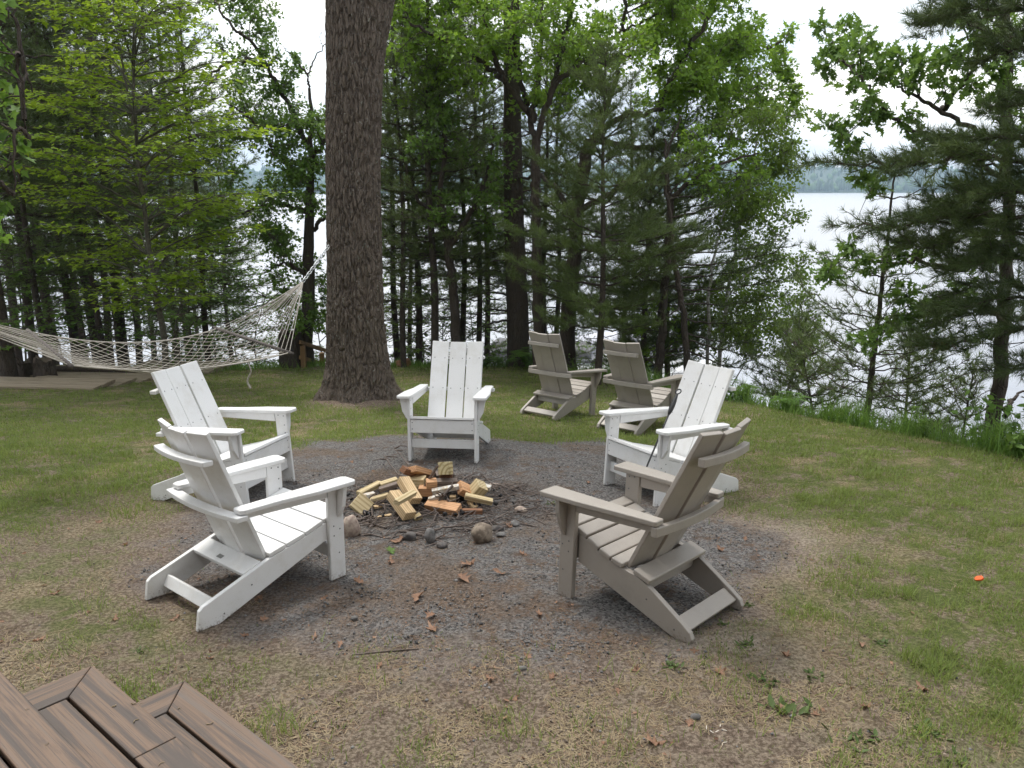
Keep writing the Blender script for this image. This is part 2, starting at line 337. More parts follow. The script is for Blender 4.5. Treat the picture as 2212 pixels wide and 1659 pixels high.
def masks(x, y):
    a = np.arctan2(y - 5.55, x + .42); rr = np.hypot((x + .42) / np.where(x > -.42, 2.05, 2.2), (y - 5.55) / np.where(y > 5.55, 2.42, 2.25))
    n1 = fbm(x, y, .9, 5, 7); n2 = fbm(x, y, 2.6, 5, 8); n3 = fbm(x, y, .35, 3, 9)
    grav = 1 - sstep(.86, 1.06, rr + (n1 - .5) * .62 + (n2 - .5) * .22)
    # bare soil ring and the worn ground towards the steps
    ring = (1 - sstep(.96, 1.24, rr + (n1 - .5) * .6 + (n2 - .5) * .3)) * sstep(7.6, 6.2, y)
    worn = sstep(4.1, 3.0, y + (n1 - .5) * 1.4) * sstep(2.6, .6, x + (n2 - .5) * 1.2)
    sandy = np.exp(-(((x - 1.62) / .42) ** 2 + ((y - 4.72) / .42) ** 2)) + .75 * np.exp(-(((x - .95) / .55) ** 2 + ((y - 3.42) / .22) ** 2))
    sandy = np.clip(sandy * 1.2 * (.35 + 1.3 * n2) + (n2 - .5) * .4, 0, 1) * (sandy > .03)
    bare = np.clip(np.maximum.reduce([ring, worn * .9, sandy]), 0, 1)
    tree = np.exp(-((x + 2.0) ** 2 + ((y - 10.45) * 1.1) ** 2) / .48); bare = np.maximum(bare, sstep(.25, .7, tree + (n2 - .5) * .4))
    left = sstep(-1.9, -3.3, x) * sstep(6.6, 4.6, y) * .75 * sstep(.42, .6, n1); bare = np.maximum(bare, left)
    ye = np.interp(x, EX, EY); wood = sstep(-.1, .5, y - ye + (n2 - .5) * .4) + sstep(-8.2, -9.5, x)
    bare = np.maximum(bare, sstep(.60, .70, n1) * sstep(9, 3, y) * .8)
    grass = np.clip(1 - np.maximum(bare, grav), 0, 1) * (1 - np.clip(wood, 0, 1))
    return grav, bare, sandy, grass, np.clip(wood, 0, 1), n3
def ashes(x, y): return np.clip(1.5 * np.exp(-(((x + .58) / .50) ** 2 + ((y - 5.50) / .36) ** 2)) - .35 + (fbm(x, y, 3, 3, 71) - .5) * .7, 0, 1)

def grid_ax(*segs): return np.unique(np.round(np.concatenate([np.arange(a, b, s) for a, b, s in segs]), 4))
gx = grid_ax((-60, -9, 1.5), (-9, -3.4, .12), (-3.4, 3.2, .05), (3.2, 6, .12), (6, 61.5, 1.5)); gyv = grid_ax((-25, 1.4, 1.2), (1.4, 8.6, .05), (8.6, 17, .12), (17, 48, .8))
X, Y = np.meshgrid(gx, gyv); Z = gz(X, Y); gr, ba, sa, gs, wo, n3 = masks(X, Y)
Z += .016 * (fbm(X, Y, 4, 3, 21) - .5) + np.maximum(gr, ba) * .014 * (fbm(X, Y, 11, 2, 22) - .5)
nxv, nyv = len(gx), len(gyv); idx = np.arange(nxv * nyv).reshape(nyv, nxv)
gf = np.stack([idx[:-1, :-1], idx[:-1, 1:], idx[1:, 1:], idx[1:, :-1]], -1).reshape(-1, 4)
def ground_mat():
    m, t, b = nodes('ground_soil'); v = coords(t, 'Object')
    def at(n): a = N(t, 'ShaderNodeAttribute', attribute_name=n); return a.outputs['Fac']
    f1 = noise(t, 55, 6, .72, v); f2 = noise(t, 7, 6, .65, v); f3 = noise(t, 170, 3, .7, v); f4 = noise(t, 1.6, 5, .6, v)
    vo = N(t, 'ShaderNodeTexVoronoi', feature='F1'); vo.inputs['Scale'].default_value = 95; t.links.new(v, vo.inputs['Vector'])
    vr = N(t, 'ShaderNodeSeparateColor'); t.links.new(vo.outputs['Color'], vr.inputs[0])
    soil = mixc(t, ramp(t, f1, .40, .62), (.165, .120, .092), (.42, .335, .265)); soil = mixc(t, ramp(t, f2, .50, .66), soil, mixc(t, ramp(t, f1, .4, .62), (.11, .08, .06), (.30, .22, .17)))
    soil = mixc(t, at('sandy'), soil, mixc(t, ramp(t, f1, .40, .62), (.33, .27, .215), (.58, .49, .405)))
    gravel = mixc(t, vr.outputs[0], (.066, .063, .062), (.33, .315, .305)); gravel = mixc(t, ramp(t, f2, .52, .68), gravel, mixc(t, f1, (.075, .052, .038), (.25, .18, .14)))
    gravel = mixc(t, ramp(t, f3, .60, .68), gravel, (.40, .385, .37)); gravel = mixc(t, ramp(t, f4, .50, .66), gravel, mixc(t, ramp(t, f1, .4, .62), (.11, .082, .064), (.31, .25, .205)))
    turf = mixc(t, ramp(t, f1, .3, .7), (.080, .105, .030), (.20, .225, .075)); turf = mixc(t, ramp(t, f2, .46, .60), turf, mixc(t, ramp(t, f1, .4, .62), (.16, .125, .085), (.36, .30, .22))); turf = mixc(t, ramp(t, f4, .50, .64), turf, mixc(t, ramp(t, f1, .4, .62), (.19, .15, .08), (.43, .36, .22)))
    wood = mixc(t, f1, (.03, .026, .016), (.085, .062, .038))
    col = mixc(t, at('bare'), turf, soil); col = mixc(t, at('gravel'), col, gravel); col = mixc(t, at('wood'), col, wood); col = mixc(t, at('ash'), col, mixc(t, ramp(t, f1, .4, .62), (.022, .018, .016), (.095, .075, .062)))
    t.links.new(col, b.inputs['Base Color']); b.inputs['Roughness'].default_value = .95; b.inputs['Specular IOR Level'].default_value = .15
    h = N(t, 'ShaderNodeMath', operation='ADD'); t.links.new(f1, h.inputs[0]); t.links.new(f3, h.inputs[1]); bump(t, b, h.outputs[0], 1.0, .02); return m
gme = mesh_np('ground', np.stack([X, Y, Z], -1).reshape(-1, 3), gf, [ground_mat()], smooth=True)
for nme, arr in (('gravel', gr), ('bare', ba), ('sandy', sa), ('wood', wo), ('ash', ashes(X, Y))):
    gme.attributes.new(nme, 'FLOAT', 'POINT').data.foreach_set('value', arr.ravel().astype(np.float32))
put('ground', gme, kind='structure')

# lake
def water_mat():
    m, t, b = nodes('lake_water'); v = coords(t, 'Object', (.55, 1.6, 1))
    t.links.new(mixc(t, .0, (.47, .475, .50), (.5, .5, .5)), b.inputs['Base Color']); b.inputs['Metallic'].default_value = .88; b.inputs['Roughness'].default_value = .28
    n1 = noise(t, .8, 3, .5, v); n2 = noise(t, .10, 3, .5, v); h = N(t, 'ShaderNodeMath', operation='ADD'); t.links.new(n1, h.inputs[0]); t.links.new(n2, h.inputs[1])
    bump(t, b, h.outputs[0], .18, .16); return m
lk = mesh_np('lake', [(-2600, 6, LAKE_Z), (2600, 6, LAKE_Z), (2600, 1500, LAKE_Z), (-2600, 1500, LAKE_Z)], [(0, 1, 2, 3)], [water_mat()]); put('lake', lk, kind='structure')

# far shore: terrain and wood
hx = np.linspace(-2600, 2600, 261); hy = A(1395, 1402, 1430, 1480, 1560, 1680, 1850, 2050, 2300)
HX, HY = np.meshgrid(hx, hy); rise = np.interp(HY, hy, A(-2, .8, 3, 8, 14, 26, 44, 52, 20)); hn = fbm(HX, HY, .0016, 4, 31)
HZ = LAKE_Z + rise * (.72 + .6 * hn)
ii = np.arange(HX.size).reshape(HX.shape); hf = np.stack([ii[:-1, :-1], ii[:-1, 1:], ii[1:, 1:], ii[1:, :-1]], -1).reshape(-1, 4)
put('far_hills', mesh_np('far_hills', np.stack([HX, HY, HZ], -1).reshape(-1, 3), hf, [simple('far_forest_floor', (.03, .05, .02), .9)], smooth=True), kind='structure')
fa = Acc(); g = np.random.default_rng(77)
def blob(seed, n=9):
    gg = np.random.default_rng(seed); v = []; rings = ((.12, .3), (.3, .55), (.62, .5), (.9, .22)); 
    for z, r in rings:
        for k in range(6): a = k * math.pi / 3 + gg.uniform(-.3, .3); q = r * gg.uniform(.75, 1.2); v.append((q * math.cos(a), z + gg.uniform(-.06, .06), q * math.sin(a)))
    v.append((0, 1.0, 0)); f = []
    for i in range(3):
        for k in range(6): a = i * 6 + k; b = i * 6 + (k + 1) % 6; f += [(a, b, b + 6), (a, b + 6, a + 6)]
    f += [(18 + k, 18 + (k + 1) % 6, 24) for k in range(6)]
    return np.array(v), np.array(f)
nfar = 2600; fx = g.uniform(-1150, 1150, nfar); fy = np.where(g.random(nfar) < .5, g.uniform(1404, 1450, nfar), g.uniform(1450, 2060, nfar)); fx *= fy / 1500
_i = np.interp(fy, hy, A(-2, .8, 3, 8, 14, 26, 44, 52, 20)); fz = LAKE_Z + _i * (.72 + .6 * fbm(fx, fy, .0016, 4, 31)); hh = g.uniform(12, 18, nfar) * np.where(g.random(nfar) < .2, .8, 1) * (.8 + .4 * fbm(fx, fy, .01, 2, 5))
up = np.tile(A(0, 0, 1.), (nfar, 1)); conif = g.random(nfar) < .55
for sd in range(3):
    s_ = (np.arange(nfar) % 3 == sd)
    for cf, mi in ((True, 0), (False, 1)):
        q = s_ & (conif == cf); bv, bf = blob(sd + 5 * cf); bv = bv * (A(.32, 1, .32) if cf else A(.62, .85, .62)); rd = g.normal(size=(q.sum(), 3)); rd[:, 2] = 0
        scatter(fa, bv, bf, np.stack([fx, fy, fz], -1)[q], up[q], rd, hh[q], mi)
put('far_forest', fa.mesh('far_forest', [foliage('far_conifer', (.022, .048, .02), (.055, .095, .035), .0, .8, .02), foliage('far_broadleaf', (.045, .095, .025), (.10, .17, .04), .0, .8, .02)]), kind='stuff', label='hazy mixed forest along the far shore of the lake', cat='forest')

# pale air over the lake
hz = thing('haze', 'thin pale haze over the lake and far shore', 'haze'); COL.objects.unlink(hz); bpy.data.objects.remove(hz)
x0, x1, y0, y1, z0, z1 = -2700, 2700, -70, 2400, LAKE_Z - 4.5, 105
hv = [(x, y, z) for z in (z0, z1) for y in (y0, y1) for x in (x0, x1)]
hzm = mesh_np('haze', hv, [(0, 2, 3, 1), (4, 5, 7, 6), (0, 1, 5, 4), (2, 6, 7, 3), (0, 4, 6, 2), (1, 3, 7, 5)])
hm = bpy.data.materials.new('haze_air'); hm.use_nodes = True; hm.node_tree.nodes.clear()
ho = N(hm.node_tree, 'ShaderNodeOutputMaterial'); pv = N(hm.node_tree, 'ShaderNodeVolumePrincipled'); pv.inputs['Color'].default_value = (.60, .80, 1, 1); pv.inputs['Density'].default_value = .00033; pv.inputs['Anisotropy'].default_value = .2
hm.node_tree.links.new(pv.outputs[0], ho.inputs['Volume']); hzm.materials.append(hm)
put('haze', hzm, kind='stuff', label='thin pale haze over the lake and far shore', cat='haze')
# ------------------------------------------------------------------ board tools
def prism(poly, axis, a, b, bev=.004, seg=2, mat=None, name='board'):
    """closed polygon (2D, in the plane across axis) extruded along axis from a to b, with rounded edges"""
    bm = bmesh.new(); vs = []
    def p3(p, t): return {'x': (t, p[0], p[1]), 'y': (p[0], t, p[1]), 'z': (p[0], p[1], t)}[axis]
    lo = [bm.verts.new(p3(p, a)) for p in poly]; hi = [bm.verts.new(p3(p, b)) for p in poly]; n = len(poly)
    bm.faces.new(lo[::-1]); bm.faces.new(hi)
    for i in range(n): bm.faces.new((lo[i], lo[(i + 1) % n], hi[(i + 1) % n], hi[i]))
    bmesh.ops.recalc_face_normals(bm, faces=bm.faces)
    if bev:
        ed = [e for e in bm.edges if len(e.link_faces) == 2 and e.calc_face_angle(0) > .5]
        bmesh.ops.bevel(bm, geom=ed, offset=bev, segments=seg, affect='EDGES', profile=.5)
    me = bpy.data.meshes.new(name); bm.to_mesh(me); bm.free()
    if mat: me.materials.append(mat)
    return me
def rect(x0, x1, y0, y1): return [(x0, y0), (x1, y0), (x1, y1), (x0, y1)]
def xform(me, Mx): me.transform(Mx); me.update(); return me
def join_meshes(name, mes, mat):
    bm = bmesh.new()
    for m in mes: bm.from_mesh(m); bpy.data.meshes.remove(m)
    me = bpy.data.meshes.new(name); bm.to_mesh(me); bm.free(); me.materials.append(mat); return me
def dots(pts, nrm, r=.0045):
    """screw heads: small domes at points with normals"""
    ac = Acc()
    for p, n in zip(pts, nrm):
        p = A(*p); n = unit(A(*n)); x = unit(np.cross(n, A(.31, .72, .61))); y = np.cross(n, x); v = [p + n * .0035]
        for k in range(8): a = k * math.pi / 4; v.append(p + r * (math.cos(a) * x + math.sin(a) * y) + n * .0008)
        ac.add(v, [(0, 1 + k, 1 + (k + 1) % 8) for k in range(8)])
    return ac.mesh('screws', [M['steel']])
def arc_board(w, rear, front, z0, z1, sag, n=14, ends=0.):
    """curved cross board: polygon in xy; the arc bows backwards by sag"""
    xs = np.linspace(-w, w, n); c = sag * (1 - (xs / w) ** 2)
    return [(x, rear - q) for x, q in zip(xs, c)] + [(x, front - q) for x, q in zip(xs[::-1], c[::-1])], z0, z1

# ------------------------------------------------------------------ chairs
def make_chair(kind):
    wh = kind == 'W'; m = M['white' if wh else 'taupe']; parts = []
    def part(name, me, label=None): parts.append((name, me, label))
    if wh:
        lw, lt, ly0, ly1 = .297, .025, .199, .299; za = .565; th = .025
        rail = [(.275, .355), (.275, .245), (.19, .232), (-.455, .0), (-.572, .0), (-.556, .10), (-.535, .118), (-.16, .243), (.06, .292)]; rx0, rx1 = .246, .2715
        bt, btz, bb, bby, bbz = -.443, .945, .236, -.165, .215
    else:
        lw, lt, ly0, ly1 = .297, .035, .149, .238; za = .561; th = .027
        rail = [(.148, .352), (.148, .20), (-.30, .045), (-.43, .0), (-.515, .0), (-.525, .025), (-.51, .055), (-.463, .088), (-.30, .19), (-.215, .235), (-.13, .248), (-.06, .262), (.02, .290), (.09, .325)]; rx0, rx1 = .225, .256
        bt, btz, bb, bby, bbz = -.492, .98, .228, -.15, .245
    for s in (-1, 1):
        part('front_leg', prism(rect(ly0, ly1, 0, za - th), 'x', *sorted((s * (lw - lt), s * lw)), bev=.005, mat=m))
        part('side_rail', prism(rail, 'x', *sorted((s * rx0, s * rx1)), bev=.004, mat=m))
        # arm: wide in front, narrow behind, rounded corners
        if wh: o = [(.262, .315), (.283, .336), (.362, .336), (.381, .316), (.378, .08), (.348, -.12), (.341, -.318), (.325, -.342), (.272, -.342), (.261, -.33), (.261, .0)]
        else: o = [(.252, .312), (.258, .318), (.374, .318), (.380, .311), (.366, .10), (.336, -.14), (.318, -.325), (.312, -.332), (.254, -.332), (.249, -.326), (.25, 0)]
        part('arm', prism([(s * x, y) for x, y in o][::s], 'z', za - th, za, bev=.006, seg=3, mat=m))
        # rail under the arm
        part('arm_rail', prism([(ly0 - .003, za - th - .001), (ly0 - .003, za - th - .062), (-.30, za - th - .038), (-.337, za - th - .036), (-.337, za - th - .001)], 'x', *sorted((s * (lw - .027), s * (lw - .002))), bev=.003, mat=m))
        # gusset outside the leg
        if wh: q = [(lw + .001, za - th - .001), (.366, za - th - .001), (.345, .425), (.314, .372), (lw + .001, .352)]
        else: q = [(lw + .001, za - th - .001), (.366, za - th - .001), (.362, .47), (.345, .42), (.322, .37), (lw + .004, .335), (lw + .001, .335)]
        part('gusset', prism([(s * x, z) for x, z in q][::s], 'y', (ly0 + ly1) / 2 + .005, (ly0 + ly1) / 2 + .03, bev=.003, mat=m))
    # front
    if wh:
        part('apron', prism(rect(-.271, .271, .247, .36), 'y', .272, .296, mat=m)); part('front_stretcher', prism(rect(-.2715, .2715, .112, .188), 'y', .238, .262, mat=m))
    else: part('apron', prism(rect(-.2615, .2615, .21, .335), 'y', .158, .185, mat=m))
    # seat boards along the top of the side rails
    if wh: st = [(-.155, -.058), (-.05, .062), (.070, .182), (.190, .308)]
    else: st = [(-.125, -.058), (-.050, .018), (.026, .094), (.102, .170), (.178, .246)]
    topz = lambda y: np.interp(y, sorted(p[0] for p in rail[7:] + [rail[0]]) if wh else [-.215, -.13, -.06, .02, .09, .148, .26], ([p[1] for p in rail[7:]] + [.355, ]) if False else None) if False else None
    if wh: ty, tz = [-.16, .06, .275, .31], [.245, .292, .357, .3665]
    else: ty, tz = [-.215, -.13, -.06, .02, .09, .148, .26], [.236, .25, .264, .292, .327, .354, .378]
    hw = .2715 if wh else .268
    for y0, y1 in st:
        za0, za1 = np.interp([y0, y1], ty, tz); a = math.atan2(za1 - za0, y1 - y0); l = math.hypot(za1 - za0, y1 - y0); h2 = hw if y1 < ly0 else (lw - lt - .002)
        me = prism(rect(-h2, h2, 0, .023 if wh else .025), 'y', 0, l, bev=.006 if not wh else .004, mat=m)
        part('seat_slat', xform(me, Matrix.Translation((0, y0, za0 + .002)) @ Matrix.Rotation(a, 4, 'X')))
    # back slats: a shallow curve of three boards
    L_ = math.hypot(bt - bby, btz - bbz); rec = math.atan2(-(bt - bby), btz - bbz); gap = .011 if wh else .003; sw = (2 * bb - 2 * gap) / 3 if wh else (2 * .226 - 2 * gap) / 3
    dep = .020 if wh else .022
    for i in (-1, 0, 1):
        me = prism(rect(-sw / 2, sw / 2, -.012, .012), 'z', 0, L_, bev=.004, mat=m)
        part('back_slat', xform(me, Matrix.Translation((0, bby, bbz)) @ Matrix.Rotation(rec, 4, 'X') @ Matrix.Translation((i * (sw + gap), (dep if i else 0) - dep * .7, 0)) @ Matrix.Rotation(i * .17, 4, 'Z')))
    yb = lambda z: bby + (bt - bby) * (z - bbz) / (btz - bbz)
    if wh:
        pl, a, b = arc_board(.345, yb(.52) - .088, yb(.52) - .026, za - th - .030, za - th - .004, .034); part('back_support', prism(pl, 'z', a, b, bev=.004, mat=m))
        pl, a, b = arc_board(.242, yb(.80) - .076, yb(.80) - .022, .792, .818, .030); part('back_batten', prism(pl, 'z', a, b, bev=.004, mat=m))
        c, s_ = math.cos(.32), math.sin(.32)
        me = prism(rect(-.2445, .2445, -.006, .018), 'y', -.055, .055, mat=m); part('lower_cross_board', xform(me, Matrix.Translation((0, -.243, .20)) @ Matrix.Rotation(.32, 4, 'X')))
        lab = prism(rect(-.022, .022, .0181, .0196), 'y', -.012, .012, bev=0, mat=M['plate']); part('maker_plate', xform(lab, Matrix.Translation((-.02, -.262, .1942)) @ Matrix.Rotation(.32, 4, 'X')), 'small grey metal plate')
        me = prism(rect(-.2455, .2455, -.012, .012), 'y', -.032, .032, mat=m); part('rear_stretcher', xform(me, Matrix.Translation((0, -.455, .075)) @ Matrix.Rotation(1.15, 4, 'X')))
    else:
        pl, a, b = arc_board(.315, yb(.52) - .058, yb(.52) - .026, za - th - .052, za - th - .003, .030); part('back_support', prism(pl, 'z', a, b, bev=.005, mat=m))
        pl, a, b = arc_board(.215, yb(.855) - .060, yb(.855) - .026, .832, .875, .024); part('back_batten', prism(pl, 'z', a, b, bev=.005, mat=m))
        me = prism(rect(-.262, .262, 0, .026), 'y', -.05, .05, bev=.006, mat=m); part('lower_cross_board', xform(me, Matrix.Translation((0, -.232, .231)) @ Matrix.Rotation(.30, 4, 'X')))
        me = prism(rect(-.2245, .2245, .15, .222), 'y', -.236, -.21, mat=m); part('rear_apron', me)
        me = prism(rect(-.2245, .2245, -.012, .012), 'y', -.042, .042, bev=.005, mat=m); part('rear_stretcher', xform(me, Matrix.Translation((0, -.452, .064)) @ Matrix.Rotation(.52, 4, 'X')))
    # screws
    pts, nr = [], []
    for s in (-1, 1):
        for y, z in ((ly0 + .03, .31), (ly0 + .07, .285), (ly0 + .03, .255), (ly0 + .06, .15)): pts.append((s * (lw + .0005), y, z)); nr.append((s, 0, 0))
        for y, z in ((-.43, .045), (-.27, .14)): pts.append((s * (rx1 + .0005), y, z)); nr.append((s, 0, 0))
        for z in (.52, .45, .39): pts.append((s * (lw - lt - .0005), ly1 - .025, z)); nr.append((-s, 0, 0))
        pts.append((s * (lw - lt - .0005), ly0 + .03, .525)); nr.append((-s, 0, 0))
        if wh:
            for z in (.28, .335): pts.append((s * .255, .2965, z)); nr.append((0, 1, 0))
        pts.append((s * (lw - .0015), -.305, za - th - .02)); nr.append((s, 0, 0))
    for zz in ((.54, .80) if wh else (.53, .855)):
        l = (zz - bbz) / math.cos(rec)
        for i in (-1, 0, 1):
            for q in (-.3, .3):
                w = Matrix.Translation((0, bby, bbz)) @ Matrix.Rotation(rec, 4, 'X') @ Matrix.Translation((i * (sw + gap), (dep if i else 0) - dep * .7, 0)) @ Matrix.Rotation(i * .17, 4, 'Z') @ Vector((q * sw, .0123, l)); pts.append(tuple(w)); nr.append((0, .93, .37))
    part('screws', dots(pts, nr)); return parts
def place_chair(parts, key, name, label, group=None):
    e = thing(name, label, 'chair', group=group); e.matrix_world = chair_matrix(key)
    for nme, me, lb in parts:
        o = put(nme, me, e, label=lb)
        if nme == 'screws': o['kind'] = 'stuff'
    return e
cw, ct = make_chair('W'), make_chair('T')
place_chair(cw, 'W1', 'adirondack_chair', 'white adirondack chair on gravel turned with its back to the wooden steps')
place_chair(cw, 'W2', 'adirondack_chair', 'white adirondack chair on the gravel edge in front of the hammock')
place_chair(cw, 'W3', 'adirondack_chair', 'white adirondack chair behind the wood pile facing the steps, gaps between its back slats')
place_chair(cw, 'W4', 'adirondack_chair', 'white adirondack chair with a black poker leaning on its seat')
place_chair(ct, 'T1', 'adirondack_chair', 'taupe adirondack chair standing on the gravel beside the wood pile')
place_chair(ct, 'T2', 'adirondack_chair', 'taupe adirondack chair on the lawn facing the lake, nearest the thick pine trunk')
place_chair(ct, 'T3', 'adirondack_chair', 'taupe adirondack chair on the lawn behind the chair with the poker')

# fire poker leaning on the seat of the fourth white chair
pk = Acc(); top = P(1467, 842, 5.75); bot = P(1392, 1020, 5.42); dirp = unit(top - bot); bot = bot - dirp * ((bot[2] - g1(bot[0], bot[1])) / dirp[2])
ax = lambda t: bot + (top - bot) * t
e = thing('fire_poker', 'black iron fire poker leaning against the white chair seat', 'poker', tuple(bot))
rod = Acc(); tube(rod, np.array([ax(t) for t in np.linspace(0, .82, 8)]) - bot, .0065, 8, cap=True); hk = ax(.04) - bot
tube(rod, smooth_path([hk, hk + A(.03, -.02, .0), hk + A(.05, -.03, -.02)], 6), .006, 6, cap=True); put('rod', rod.mesh('rod', [M['iron']], smooth=True), e)
hd = Acc(); tt = np.linspace(.80, .965, 12); rr = .0075 + .011 * np.sin(np.linspace(0, 1, 12) ** .8 * math.pi) ; tube(hd, np.array([ax(t) for t in tt]) - bot, rr, 10, cap=True); put('handle', hd.mesh('handle', [M['iron']], smooth=True), e)
rg = Acc(); c0 = ax(.985) - bot; a = np.linspace(0, 2 * np.pi, 17); tube(rg, c0 + .019 * (np.cos(a)[:, None] * A(1, 0, 0) + np.sin(a)[:, None] * dirp), .0048, 6); put('hanging_ring', rg.mesh('ring', [M['iron']], smooth=True), e)

# ------------------------------------------------------------------ deck and steps (bottom left)
TA = A(math.cos(R(-41)), math.sin(R(-41)), 0); TN = A(math.sin(R(41)), math.cos(R(41)), 0)
def deck_frame(z): return Matrix(((TA[0], TN[0], 0, 0), (TA[1], TN[1], 0, 0), (0, 0, 1, z), (0, 0, 0, 1)))
def board(parent, poly, z, name='plank', mat='deck', thick=.026, bev=.005):
    cx = sum(p[0] for p in poly) / len(poly); cy = sum(p[1] for p in poly) / len(poly)
    along = max(p[0] for p in poly) - min(p[0] for p in poly); across = max(p[1] for p in poly) - min(p[1] for p in poly)
    q = [(x - cx, y - cy) for x, y in poly]; rot = 0
    if across > along: q = [(y, -x) for x, y in q]; rot = math.pi / 2
    me = prism(q, 'z', -thick, 0, bev=bev, mat=M[mat]); o = put(name, me, parent); o.matrix_local = Matrix.Translation((cx, cy, z)) @ Matrix.Rotation(rot, 4, 'Z'); return o
def step(name, label, t0, n1, depth, z, right, zg, nplank):
    e = thing(name, label, 'step' if 'step' in name else 'deck'); w = .138; gp = .007
    e.matrix_world = Matrix(((TA[0], TN[0], 0, 0), (TA[1], TN[1], 0, 0), (0, 0, 1, 0), (0, 0, 0, 1)))
    # nosing board (mitred), end board (mitred), field boards
    seam = t0 + .62
    if name == 'deck_step' and z > .5:
        board(e, [(t0, n1), (t0 + w, n1 - w), (seam, n1 - w), (seam, n1)], z); board(e, [(seam + .003, n1), (seam + .003, n1 - w), (right, n1 - w), (right, n1)], z)
    else: board(e, [(t0, n1), (t0 + w, n1 - w), (right, n1 - w), (right, n1)], z)
    board(e, [(t0, n1 - .003), (t0, n1 - depth), (t0 + w, n1 - depth), (t0 + w, n1 - w - .003)], z)
    y = n1 - w - gp - .004
    for k in range(nplank):
        y2 = max(y - w, n1 - depth); 
        if y - y2 > .03: board(e, [(t0 + w + .006, y), (t0 + w + .006, y2), (right, y2), (right, y)], z - .001)
        y = y2 - gp
    # riser and end skirt
    hgt = z - .028 - zg
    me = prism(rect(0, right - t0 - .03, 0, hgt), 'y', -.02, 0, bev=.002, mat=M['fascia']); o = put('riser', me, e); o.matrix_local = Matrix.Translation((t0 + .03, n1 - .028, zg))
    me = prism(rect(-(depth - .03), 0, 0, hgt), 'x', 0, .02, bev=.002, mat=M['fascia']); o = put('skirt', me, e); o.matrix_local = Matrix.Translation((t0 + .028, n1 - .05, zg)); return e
step('deck_step', 'lowest brown composite step, mitred at its corner, on the worn grass', -2.864, 1.334, .42, .42, 1.2, .16, 2)
step('deck_step', 'middle brown composite step with a seam across its front plank', -2.936, 1.035, .46, .60, 1.2, .16, 2)
step('deck_platform', 'brown composite deck landing above the two steps', -3.6, .715, 1.3, .78, 1.2, .16, 8)
# ------------------------------------------------------------------ wood pile, stones and sticks in the fire pit
S6 = 700 / 2212.; F6 = 2212 / 3840.
def C6(x, y, dz): 
    u, v = (1250 + S6 * x) * F6, (1650 + S6 * y) * F6; z0 = .140
    return PZ(u, v, z0 + dz * 1.22)
def block(p1, z1, p2, z2, w, t, roll, mat, label, name='wood_block', bev=.002, jag=False, cat='wood block'):
    w *= 1.1; t *= 1.12; a, b = C6(*p1, z1), C6(*p2, z2); l = np.linalg.norm(b - a); d = (b - a) / l; mid = (a + b) / 2
    x = Vector(d); z = Vector((0, 0, 1)); y = z.cross(x).normalized(); z = x.cross(y)
    Mx = Matrix(((x.x, y.x, z.x, mid[0]), (x.y, y.y, z.y, mid[1]), (x.z, y.z, z.z, mid[2]), (0, 0, 0, 1))) @ Matrix.Rotation(R(roll), 4, 'X')
    poly = rect(-l / 2, l / 2, -w / 2, w / 2)
    if jag:
        n = 7; poly = [(-l / 2 + l * i / n, -w / 2 + random.uniform(0, w * .35)) for i in range(n + 1)] + [(l / 2 - l * i / n, w / 2 - random.uniform(0, w * .35)) for i in range(n + 1)]
    me = prism(poly, 'z', -t / 2, t / 2, bev=0 if jag else bev, seg=1, mat=M[mat]); o = put(name, me, None, label=label, cat=cat, group='cut-off wood heaped in the fire pit'); o.matrix_world = Mx; return o
